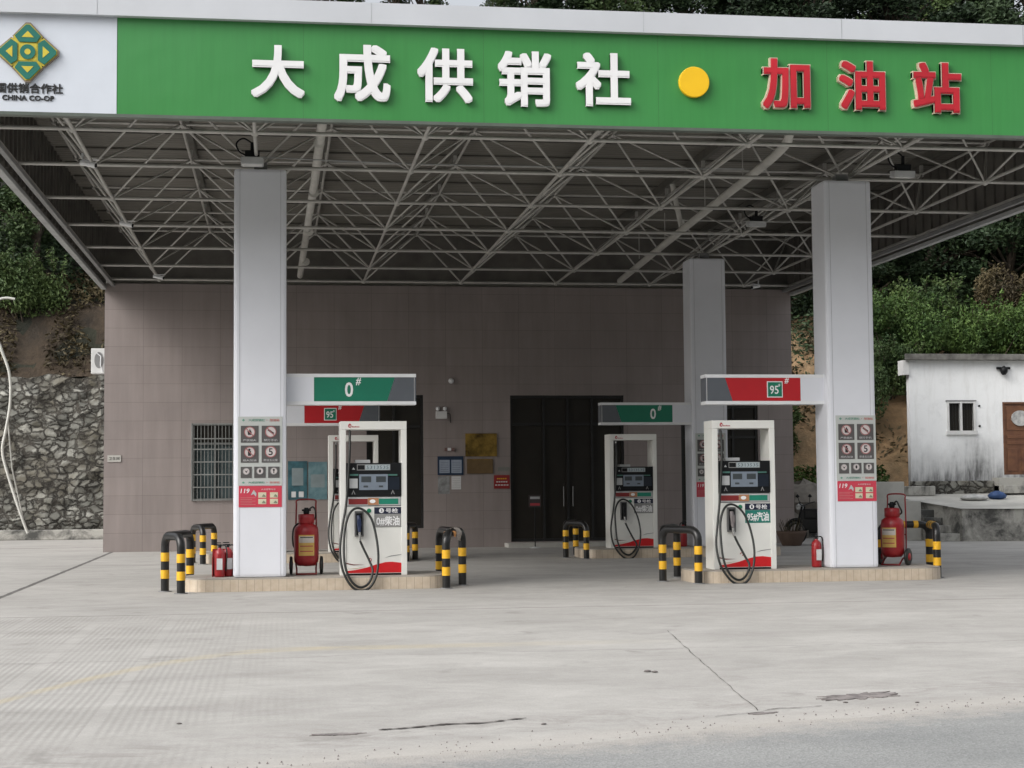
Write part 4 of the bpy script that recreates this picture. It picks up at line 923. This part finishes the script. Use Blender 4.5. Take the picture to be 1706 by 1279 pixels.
t_ = thing('bent_pipe', 'thin white bent pipes hanging in front of the stone wall at far left', 'pipe', (-5.2, 14, 0))
def atY(px, py, yy):
    d = fw + (px - 853) / FPX * rt - (py - 639.5) / FPX * up; k = (yy + 25.394) / d.y; return Vector((.352 + d.x * k, yy, 1.6 + d.z * k))
def P3(l, yy): return [atY(a, b_, yy) - Vector((-5.2, 14, 0)) for a, b_ in l]
MB().tube(curve(P3([(-60, 520), (-10, 560), (5, 590), (16, 625), (17, 670), (10, 715), (4, 752), (16, 800), (34, 855), (46, 888)], 16), 6), .035, 8).build('pipe_run', pipem, t_)
MB().tube(P3([(13, 700), (20, 780), (40, 870)], 16.1), .018, 8).build('pipe_run', pipem, t_)
MB().tube(curve(P3([(-20, 515), (-4, 500), (10, 496), (25, 498)], 16.1), 4), .03, 8).build('pipe_run', pipem, t_)

# ------------------------------------------------------------------ right: terrace, shed, steps
def box_t(name, x0, x1, y0, y1, z0, z1, m_, label, cat, bev=.02): 
    o = MB().box(x0 - (x0 + x1) / 2, x1 - (x0 + x1) / 2, 0, y1 - y0, 0, z1 - z0).build(name, m_, bevel=bev, loc=((x0 + x1) / 2, y0, z0)); return tag(o, label, cat)
ter = MB(); ter.add([(17.85, 14.4, .84), (24, 13.2, .78), (28, 18.4, 1.3), (16.9, 18.4, 1.22)], [(0, 1, 2, 3)])
ter.add([(17.85, 14.4, .84), (24, 13.2, .78), (24, 13.2, -.02), (17.85, 14.4, -.02)], [(0, 3, 2, 1)]); ter.add([(17.85, 14.4, .84), (16.9, 18.4, 1.22), (16.9, 18.4, -.02), (17.85, 14.4, -.02)], [(0, 1, 2, 3)])
tt = thing('terrace', 'stained concrete terrace in front of the white shed', 'terrace', (0, 0, 0))
ter.build('terrace_wall', stainc, tt)
ts = MB(); ts.add([(17.8, 14.36, .845), (24, 13.16, .785), (28, 18.4, 1.31), (16.88, 18.4, 1.23)], [(0, 1, 2, 3)]); ts.build('terrace_top', paleconc, tt)
tw = MB()
tw.box(15.0, 16.75, 15.5, 15.8, 0, 1.55); tw.box(16.75, 17.2, 15.5, 18.0, 0, 1.05)
tag(tw.build('retaining_wall', paleconc, bevel=.02), 'plain pale concrete wall behind the right wheeled extinguisher', 'wall')
st = thing('yard_steps', 'low mouldy concrete steps cut into the terrace wall', 'steps', (17.3, 14.5, 0))
for k in range(4): MB().box(-.1, .53 - .002 * k, .0 + k * .35, 1.6, k * .2 + .001, (k + 1) * .2).build('step', stainc, st, .015)
# shed
sx0, SY = 17.96, 18.0
sh = thing('white_shed', 'small mould-stained white shed with flat concrete roof and brown door', 'shed', (0, 0, 0))
w_ = MB(); dx0, dx1, dz0, dz1 = 20.72, 21.72, 1.72, 3.78; wx0, wx1, wz0, wz1 = 19.06, 19.9, 2.92, 3.80
w_.box(sx0, wx0, SY, SY + .2, 1.2, 4.96); w_.box(wx0, wx1, SY, SY + .2, wz1, 4.96); w_.box(wx0, wx1, SY, SY + .2, 1.2, wz0)
w_.box(wx1, dx0, SY, SY + .2, 1.2, 4.96); w_.box(dx0, dx1, SY, SY + .2, dz1, 4.96); w_.box(dx0, dx1, SY, SY + .2, 1.2, dz0); w_.box(dx1, 25, SY, SY + .2, 1.2, 4.96)
w_.slab([(sx0, SY + .201), (sx0 + .22, SY + .201), (sx0 + 1.85, SY + 3.8), (sx0 + 1.65, SY + 3.8)], 1.2, 4.96); w_.box(24.8, 25, SY + .2, SY + 3.8, 1.2, 4.96); w_.box(sx0 + 1.65, 25, SY + 3.8, SY + 4, 1.2, 4.96); w_.build('wall', plaster, sh)
MB().slab([(sx0 - .2, SY - .22), (25.2, SY - .22), (25.2, SY + 4.2), (sx0 + 1.6, SY + 4.2)], 4.962, 5.13).build('roof', mat('grey_roof_slab', (.17, .165, .15), .9, var=.3, scale=4, bump=.4), sh, .01)
MB().box(sx0 - .18, sx0 - .001, SY - .05, SY + .35, 4.55, 4.96).build('eave_block', white_old, sh)
win = MB().box(wx0, wx1, SY + .1, SY + .12, wz0, wz1).build('window', glass, sh)
f_ = MB()
for x in (wx0, wx1 - .05, (wx0 + wx1) / 2 - .035): f_.box(x, x + .06, SY - .03, SY + .09, wz0, wz1)
f_.box(wx0 - .04, wx1 + .04, SY - .06, SY + .085, wz0 - .06, wz0 + .05); f_.box(wx0, wx1, SY - .025, SY + .086, wz1 - .05, wz1)
f_.build('frame', white_old, win)
f_ = MB()
for k in range(9): f_.tube([(wx0 + .1 + k * .085, SY + .02, wz0 + .05), (wx0 + .1 + k * .085, SY + .02, wz1 - .05)], .008, 6)
f_.build('window_bars', alu, win)
MB().box(wx0 - .03, wx1 + .03, SY - .035, SY - .001, wz1 + .001, wz1 + .035).build('lintel', grey, win)
wood = mat('brown_door_wood', (.17, .075, .035), .5, col2=(.09, .035, .02), scale=3)
dr = MB().box(dx0 + .05, dx1 - .05, SY + .03, SY + .08, dz0, dz1 - .05).build('door', wood, sh)
f_ = MB(); f_.box(dx0, dx0 + .05, SY - .01, SY + .1, dz0, dz1); f_.box(dx1 - .05, dx1, SY - .01, SY + .1, dz0, dz1); f_.box(dx0, dx1, SY - .012, SY + .09, dz1 - .05, dz1); f_.build('frame', wood, dr)
f_ = MB()
for (a, b_, c_, d) in ((.12, .44, .1, .75), (.54, .86, .1, .75), (.12, .86, .85, .95), (.12, .86, 1.02, 1.12), (.12, .86, 1.25, 1.95)): f_.box(dx0 + a, dx0 + b_, SY + .015, SY + .029, dz0 + c_, dz0 + d)
f_.build('door_panel', wood, dr, .01)
MB().disc(dx0 + .52, dz0 + 1.6, .22, SY - .03, SY + .014, 24, 0, .26).build('door_plate', mat('mottled_white_disc', (.5, .5, .48), .7, col2=(.25, .25, .25), scale=9), dr)
for k in range(2): MB().box(20.35, 22.2, SY - .75 + k * .3, SY - .002, 1.2, 1.42 + k * .22).build('doorstep', stainc, sh, .01)
MB().box(sx0 - .05, 20.34, SY - .18, SY - .002, 1.15, 1.56).build('plinth', rubble, sh, .03)
MB().box(sx0 - .35, sx0 + .45, SY - .62, SY - .19, 1.15, 1.42).build('plinth_block', stainc, sh, .03)
MB().lathe([(.05, 4.55), (.1, 4.62), (.11, 4.72), (.02, 4.8)], 10, 20.75, SY - .1).tube([(20.55, SY - .06, 4.74), (20.95, SY - .06, 4.74)], .035, 8).build('wall_lamp', dark, sh)
for z in (3.67, 3.1): MB().disc(wx1 + .12, z, .03, SY - .03, SY, 10).build('hook', dark, sh)
bm2 = MB().lathe([(.05, 0), (.26, .04), (.30, .1), (.2, .18), (.05, .22)], 12)
o = tag(bm2.build('white_sack', mat('sack_white', (.55, .55, .53), .8, var=.25, scale=6), loc=(19.0, 16.2, 1.02)), 'flattened white sack lying on the terrace beneath the shed window', 'sack'); o.scale = (1.4, .8, .8)
o = tag(bm2.build('blue_bag', mat('bag_blue', (.03, .08, .22), .6, var=.25, scale=6), loc=(19.75, 16.4, 1.04)), 'blue bag beside the white sack on the terrace', 'bag'); o.scale = (.9, .7, 1.1)
for i, (x, y, z, s_, nm) in enumerate(((16.6, 19.2, 1.6, .5, 'whitish boulder on the rubble strip left of the shed'), (14.3, 18.3, .2, .7, 'pale boulder at the foot of the bank right of the station'), (15.0, 18.6, .9, .8, 'larger pale boulder in the bank behind the motorcycle'))):
    o = MB(); vv = [];
    for j in range(7):
        for k in range(12):
            a, e_ = 2 * math.pi * k / 12, -math.pi / 2 + math.pi * j / 6; r = 1 + .35 * noise.noise(Vector((math.cos(a) * 1.2, math.sin(a) * 1.2, e_ + i * 5)))
            vv.append((r * math.cos(e_) * math.cos(a), r * math.cos(e_) * math.sin(a), r * math.sin(e_) * .7))
    o.add(vv, [(j * 12 + k, j * 12 + (k + 1) % 12, (j + 1) * 12 + (k + 1) % 12, (j + 1) * 12 + k) for j in range(6) for k in range(12)])
    o = o.build('boulder', mat('pale_rock', (.22, .20, .17), .9, var=.2, scale=3, bump=.5), loc=(x, y, z + .1)); o.scale = (s_, s_ * .8, s_); tag(o, nm, 'boulder')
# motorcycle and planter
mc = thing('motorcycle', 'dark parked motorcycle behind the front right column', 'motorcycle', (13.72, 13.6, 0), 2.3)
for x in (-.62, .62):
    w_ = MB(); w_.tube([(x + .25 * math.cos(R(a)), 0, .3 + .25 * math.sin(R(a))) for a in range(0, 361, 15)], .05, 8, caps=False); wl_ = w_.build('wheel', rubber, mc)
    s2 = MB()
    for a in range(0, 180, 30): s2.tube([(x + .24 * math.cos(R(a)), 0, .3 + .24 * math.sin(R(a))), (x - .24 * math.cos(R(a)), 0, .3 - .24 * math.sin(R(a)))], .006, 5)
    s2.build('spokes', grey, wl_)
    MB().tube([(x + .32 * math.cos(R(a)), 0, .3 + .32 * math.sin(R(a))) for a in range(25, 156, 13)], .05, 6).build('mudguard', dark, mc)
MB().box(-.3, .22, -.12, .12, .28, .56).build('engine', dark, mc, .03)
MB().prism([(-.35, .4), (.3, .36), (.5, .62), (.42, .86), (-.3, .8)], -.11, .11).build('side_panel', dark, mc, .03); MB().box(-.05, .35, -.13, .13, .62, .9).build('fuel_tank', dark, mc, .06); MB().box(-.75, -.04, -.13, .13, .72, .84).build('seat', rubber, mc, .04)
MB().box(-.85, -.5, -.16, .16, .85, 1.12).build('luggage_box', dark, mc, .04)
MB().tube([(.62, .07, .3), (.42, .07, .95)], .025, 8).tube([(.62, -.07, .3), (.42, -.07, .95)], .025, 8).build('fork', dark, mc)
MB().tube(curve([(.3, -.36, 1.06), (.4, -.2, 1.02), (.42, 0, .97), (.4, .2, 1.02), (.3, .36, 1.06)], 4), .016, 8).build('handlebar', dark, mc)
for s_ in (-1, 1): MB().tube([(.38, s_ * .25, 1.04), (.4, s_ * .3, 1.2)], .008, 6).lathe([(.01, 1.17), (.055, 1.2), (.01, 1.26)], 10, .4, s_ * .31).build('mirror', dark, mc)
MB().lathe([(.03, .86), (.09, .88), (.1, .98), (.03, 1.02)], 14, .52, 0).build('headlight', lgrey, mc); MB().tube([(-.2, -.14, .3), (-.9, -.16, .38)], .045, 10).build('exhaust', chrome, mc); MB().tube([(0, .1, .3), (.05, .28, .01)], .014, 6).build('kickstand', grey, mc)
pl_ = thing('planter', 'low brown planter with dry stalks by the right end of the tiled wall', 'planter', (12.92, 13.3, 0))
MB().lathe([(.22, 0), (.24, .02), (.36, .3), (.38, .36), (.33, .36), (.32, .3)], 18).build('pot', mat('brown_pot', (.12, .08, .06), .8), pl_); s2 = MB()
for k in range(34):
    a, r = random.uniform(0, 6.28), random.uniform(0, .25); l_ = random.uniform(.12, .35); s2.tube([(r * math.cos(a), r * math.sin(a), .3), (r * 1.6 * math.cos(a) + random.uniform(-.05, .05), r * 1.6 * math.sin(a), .34 + l_)], .006, 4)
s2.build('stalks', leaf_dry, pl_)

# ------------------------------------------------------------------ hill
def hz(x, y):
    # left bank begins behind the stone wall; right slope begins behind the low concrete wall
    nz_ = 1.2 * noise.noise(Vector((x * .12, y * .12, 0))) + .35 * noise.noise(Vector((x * .5, y * .5, 1)))
    yl_ = 26.3; zl = 4.95 + min(max(y - yl_, 0) * 1.6, 2.3) + max(y - yl_ - 1.4, 0) * .52 + nz_ * min(1, max(0, (y - yl_) * .25))
    y2 = 18.6; zr = .9 + min(max(y - y2, 0) * .2, .55) + min(max(y - y2 - 1.2, 0) * 1.0, 3.6) + max(y - y2 - 4.8, 0) * .5 + nz_ * min(1, max(0, (y - y2) * .25))
    u = min(max((x - 6) / 6, 0), 1); u = u * u * (3 - 2 * u)
    if y < 19.6 and x > 16.8: zr = min(zr, 1.25)
    return zl * (1 - u) + zr * u
hm = MB(); xs = [-60 + i * 1.0 for i in range(171)]; xs = sorted(set(xs))
ys = [26.3 + j * .5 for j in range(8)] + [30.3 + j * 1.2 for j in range(26)] + [62 + j * 6 for j in range(12)]
def hz2(x, y):
    z = hz(x, min(y, 60)); return z - max(0, y - 60) * .15
def sheet(xs, ys, hfun, name, m_, smooth=True, drop=None):
    mb = MB(); n = len(ys); mb.add([(x, y, hfun(x, y)) for x in xs for y in ys], [(i * n + j, (i + 1) * n + j, (i + 1) * n + j + 1, i * n + j + 1) for i in range(len(xs) - 1) for j in range(n - 1)], 0, smooth)
    return struct(mb.build(name, m_, fix=False))
sheet([x for x in xs if x <= 13], ys, hz2, 'hill_left', earth_dark)
sheet([13 + i * 1.0 for i in range(60)], [28 + j * 1.2 for j in range(28)] + [62 + j * 6 for j in range(12)], hz2, 'hill_right', earth_dark)
sheet([13 + i * .35 for i in range(90)], [18.4 + j * .35 for j in range(29)], lambda x, y: hz(x, y) + .15 * noise.noise(Vector((x * 1.5, y * 1.5, 3))) + .01, 'earth_bank_right', earth_orange)
sheet([-24 + i * .4 for i in range(80)], [26.25 + j * .3 for j in range(14)], lambda x, y: hz(x, y) + .15 * noise.noise(Vector((x * 1.5, y * 1.5, 3))) + .02, 'earth_bank_left', earth_brown)

# ------------------------------------------------------------------ vegetation
def leaf(mb, p, s, d=None):
    a = Vector((random.gauss(0, 1), random.gauss(0, 1), random.gauss(0, .6))).normalized() if d is None else d
    b_ = a.cross(Vector((random.gauss(0, 1), random.gauss(0, 1), random.gauss(0, 1)))).normalized()
    c_ = a.cross(b_) * s * .12
    q = [p - a * s, p + b_ * s * .42 + c_, p + a * s, p - b_ * s * .42 + c_]
    mb.v += [tuple(v) for v in q]; o = len(mb.v) - 4; mb.f.append((o, o + 1, o + 2, o + 3)); mb.mi.append(0); mb.sm.append(False)
def tree_proto(h, cw, seed, leafm, nclump=46, nleaf=170, ls=.16, base_z=.28, label='', cat='tree'):
    random.seed(seed); t_ = thing('tree', label, cat)
    tr = MB(); ctr = []; top = h
    sp = [Vector((0, 0, -.5))]
    for k in range(1, 7): sp.append(Vector((.12 * k * random.uniform(-1, 1), .12 * k * random.uniform(-1, 1), h * .85 * k / 6)))
    tr.tube(sp, [.2 - .027 * k for k in range(7)], 8)
    for k in range(nclump):
        u = random.random() ** .8; z = h * (base_z + (1 - base_z) * u); wr = cw * (math.sin(math.pi * min(.96, .12 + .80 * u)) ** .7) * random.uniform(.35, 1.05)
        a = random.uniform(0, 6.283); c_ = Vector((wr * math.cos(a), wr * math.sin(a), z)); ctr.append((c_, random.uniform(.45, .95) * cw * .36))
        if k % 2 == 0:
            s0 = sp[min(5, max(1, int(z / h * 5)))]; tr.tube([s0, s0.lerp(c_, .5) + Vector((0, 0, .25)), c_], [.07, .045, .015], 5)
    cr = MB()
    for c_, r in ctr:
        for q in range(nleaf):
            d = Vector((random.gauss(0, 1), random.gauss(0, 1), random.gauss(0, 1))).normalized(); rr = r * random.random() ** .35 * (1 + .25 * noise.noise(d * 2 + c_))
            leaf(cr, c_ + Vector((d.x * rr * 1.15, d.y * rr * 1.15, d.z * rr * .75)), ls * random.uniform(.6, 1.3))
    tr.build('trunk', bark, t_, fix=False); cr.build('crown', leafm, t_, fix=False)
    return t_
protos = {'dark': tree_proto(8.5, 2.6, 3, leaf_dark, 46, 340, .11), 'mid': tree_proto(7.5, 2.7, 4, leaf_mid, 44, 340, .105), 'tall': tree_proto(10, 2.2, 5, leaf_dark, 50, 300, .11, .35), 'low': tree_proto(6.5, 2.6, 8, leaf_dark, 46, 400, .10, .04), 'slim': tree_proto(8.5, 1.9, 6, leaf_mid, 26, 200, .10, .45)}
used = set()
def put_tree(kind, x, y, s, rz, label, group):
    p = protos[kind]
    o = p if kind not in used else copy_tree(p)
    used.add(kind); o.location = (x, y, hz2(x, y) - .3); o.scale = (s, s, s * random.uniform(.92, 1.08)); o.rotation_euler = (0, 0, rz)
    o['label'] = label; o['category'] = 'tree'; o['group'] = group
random.seed(11)
spots = [('mid', -7.6, 29.2, .8), ('dark', -6.2, 31.5, 1.0), ('dark', -9.6, 32, 1.1), ('tall', -7.6, 35, 1.1), ('dark', -4.4, 34, 1.1), ('tall', -11, 37, 1.1), ('mid', -3, 31, .9)]
for k, x, y, s in spots: put_tree(k, x, y, s, random.uniform(0, 6), 'dense dark tree on the bank above the stone wall, left of the canopy', 'trees above the stone wall')
# right hillside
for i, (k, x, y, s) in enumerate([('low', 15.2, 28, .85), ('low', 17.6, 27.5, .9), ('low', 20.3, 27.5, .9), ('low', 22.8, 28, .95), ('low', 25.4, 27.5, 1.0), ('low', 28, 28, 1.0), ('low', 19, 31.5, 1.1), ('low', 23, 32, 1.1), ('low', 27, 32, 1.1), ('low', 31, 31, 1.1), ('low', 17, 35, 1.2), ('low', 20, 36, 1.2), ('low', 23.5, 36, 1.25), ('low', 27, 36, 1.2), ('low', 30, 35.5, 1.2), ('low', 25.4, 33.8, 1.1), ('dark', 24, 44, 1.2), ('dark', 29, 45, 1.2), ('dark', 33, 43, 1.1)]):
    put_tree(k, x, y, s, random.uniform(0, 6), 'low dense dark tree directly behind the bright bushes above the shed' if k == 'low' else 'dark taller tree farther up the slope behind the white shed', 'trees on the slope behind the shed')
# skyline trees above the canopy
for i in range(17):
    x = 13.5 + i * 1.95 + random.uniform(-.5, .5); k = random.choice(['dark', 'mid', 'dark', 'tall']); put_tree(k, x, 57 + random.uniform(-2, 2), random.uniform(1.0, 1.3), random.uniform(0, 6), 'leafy tree on the skyline above the green fascia, right half', 'skyline trees at right')
for (x, s, k) in ((-5, 1.0, 'dark'), (-2.5, .95, 'mid'), (.2, .95, 'dark'), (2.6, .86, 'slim'), (4.3, .9, 'slim'), (6.3, .93, 'slim'), (7.9, .92, 'slim'), (12.2, .80, 'slim')):
    put_tree(k, x, 58, s, random.uniform(0, 6), 'thin open tree on the skyline above the white cornice, left half', 'skyline trees at left')
# undergrowth, bushes
def leafmass(name, m_, pts_, kind='stuff'):
    mb = MB()
    for p, s in pts_: leaf(mb, p, s)
    return struct(mb.build(name, m_, fix=False), kind)
random.seed(5); ug = []
for k in range(60000):
    x = random.uniform(12.6, 34); y = random.uniform(23, 44); dn = noise.noise(Vector((x * .35, y * .35, 8)))
    if dn < -.15 and y < 27: continue
    ug.append((Vector((x, y, hz(x, y) + random.random() ** 1.5 * (1.0 + 1.2 * max(0, dn)))), random.uniform(.05, .105)))
for k in range(9000):
    x = random.uniform(-13, -3); y = random.uniform(28.2, 34); ug.append((Vector((x, y, hz(x, y) + random.random() ** 1.5 * 1.5)), random.uniform(.08, .15)))
leafmass('undergrowth', leaf_dark, ug)
dg_ = []
for k in range(9000):
    x = random.uniform(-13, -4); y = random.uniform(26.3, 29.5); dn = noise.noise(Vector((x * .9, y * .9, 2)))
    if dn < -.1: continue
    dg_.append((Vector((x, y, hz(x, y) + random.random() * .5)), random.uniform(.04, .12)))
for k in range(5000):
    x = random.uniform(13.2, 19); y = random.uniform(20.5, 27); dn = noise.noise(Vector((x * .9, y * .9, 5)))
    if dn < .12: continue
    dg_.append((Vector((x, y, hz(x, y) + random.random() * .6)), random.uniform(.05, .12)))
leafmass('dry_brush', leaf_dry, dg_)
gg = []
for k in range(2600):
    x = random.uniform(13.8, 17.9); y = random.uniform(19.3, 20.0); gg.append((Vector((x, y, 1.3 + (y - 19.3) * .7 + random.random() * .3)), random.uniform(.04, .09)))
leafmass('grass', leaf_bright, gg)
def bush(x, y, z, w_, d, h, m_, label, n=5200, ls=.085, seed=1, group=None):
    random.seed(seed); t_ = thing('bush', label, 'bush', (x, y, z), 0, group); mb = MB(); st_ = MB()
    cl = [(Vector((random.uniform(-1, 1) * w_ * .7, random.uniform(-1, 1) * d * .7, h * random.uniform(.25, .8))), random.uniform(.25, .5)) for _ in range(16)]
    for k in range(n):
        c_, r = cl[k % 16]; dd = Vector((random.gauss(0, 1), random.gauss(0, 1), random.gauss(0, 1))).normalized() * (random.random() ** .4)
        p = c_ + Vector((dd.x * w_ * r, dd.y * d * r, dd.z * h * r * .75)); p.z = max(.02, p.z)
        leaf(mb, p, ls * random.uniform(.6, 1.3), Vector((random.gauss(0, .5), random.gauss(0, .5), 1)).normalized() if random.random() < .45 else None)
    for k in range(46):
        a = random.uniform(0, 6.283); rr = random.random() ** .5; b0 = Vector((w_ * rr * .95 * math.cos(a), d * rr * .95 * math.sin(a), h * random.uniform(.55, .95)))
        dv = Vector((random.gauss(0, .35), random.gauss(0, .35), 1)).normalized() * random.uniform(.25, .6); st_.tube([b0, b0 + dv * .5, b0 + dv + Vector((random.gauss(0, .06), 0, -.04))], [.008, .006, .003], 4)
        for q in range(26): leaf(mb, b0 + dv * random.uniform(.1, 1.0) + Vector((random.gauss(0, .045), random.gauss(0, .045), random.gauss(0, .03))), ls * random.uniform(.7, 1.3))
    for c_, r in cl: st_.tube([(c_.x * .2, c_.y * .2, -.3), c_], [.035, .01], 5)
    mb.build('foliage', m_, t_, fix=False); st_.build('stem', bark, t_, fix=False); return t_
bush(19.6, 23.3, 5.0, 1.8, 1.2, 2.6, leaf_bright, 'big bright green bush rising behind the left end of the shed roof', 24000, .058, 1)
bush(22.6, 23.6, 5.0, 1.9, 1.2, 2.2, leaf_bright, 'bright green bush behind the middle of the shed roof', 22000, .062, 2)
bush(25.3, 24.0, 5.0, 1.9, 1.2, 2.6, leaf_bright, 'bright green bush at the right edge of the picture behind the shed', 22000, .062, 3)
bush(17.6, 21.3, 2.6, .9, .9, 2.9, leaf_mid, 'dark climbing bush filling the gap left of the shed', 16000, .055, 4)
bush(18.9, 22.3, 4.2, 1.4, .8, 1.6, leaf_mid, 'mid green bush low behind the shed eave', 12000, .055, 5)
bush(14.9, 20.6, 2.2, .7, .6, 1.4, leaf_mid, 'small green bush on the bank between station and right column', 3500, .07, 6)
bush(13.9, 23.2, 5.2, .8, .7, 1.3, leaf_dry, 'dry yellow bush near the top corner of the station wall', 3500, .07, 7)
bush(-7.6, 27.6, 7.0, 1.3, .8, 2.0, leaf_mid, 'lighter green bush on top of the bank above the stone wall', 14000, .065, 8)

bush(21.2, 24.4, 5.6, 1.3, .9, 2.4, leaf_mid, 'darker shrub standing between the two bright bushes above the shed', 12000, .07, 9)
bush(24.1, 25.0, 5.8, 1.0, .8, 2.6, leaf_dry, 'brownish half-dry shrub behind the right end of the bright bushes', 7000, .06, 10)
bush(18.2, 24.4, 5.2, 1.0, .8, 1.7, leaf_dry, 'dry yellowish shrub at the left of the bright bushes, by the column', 5000, .06, 12)
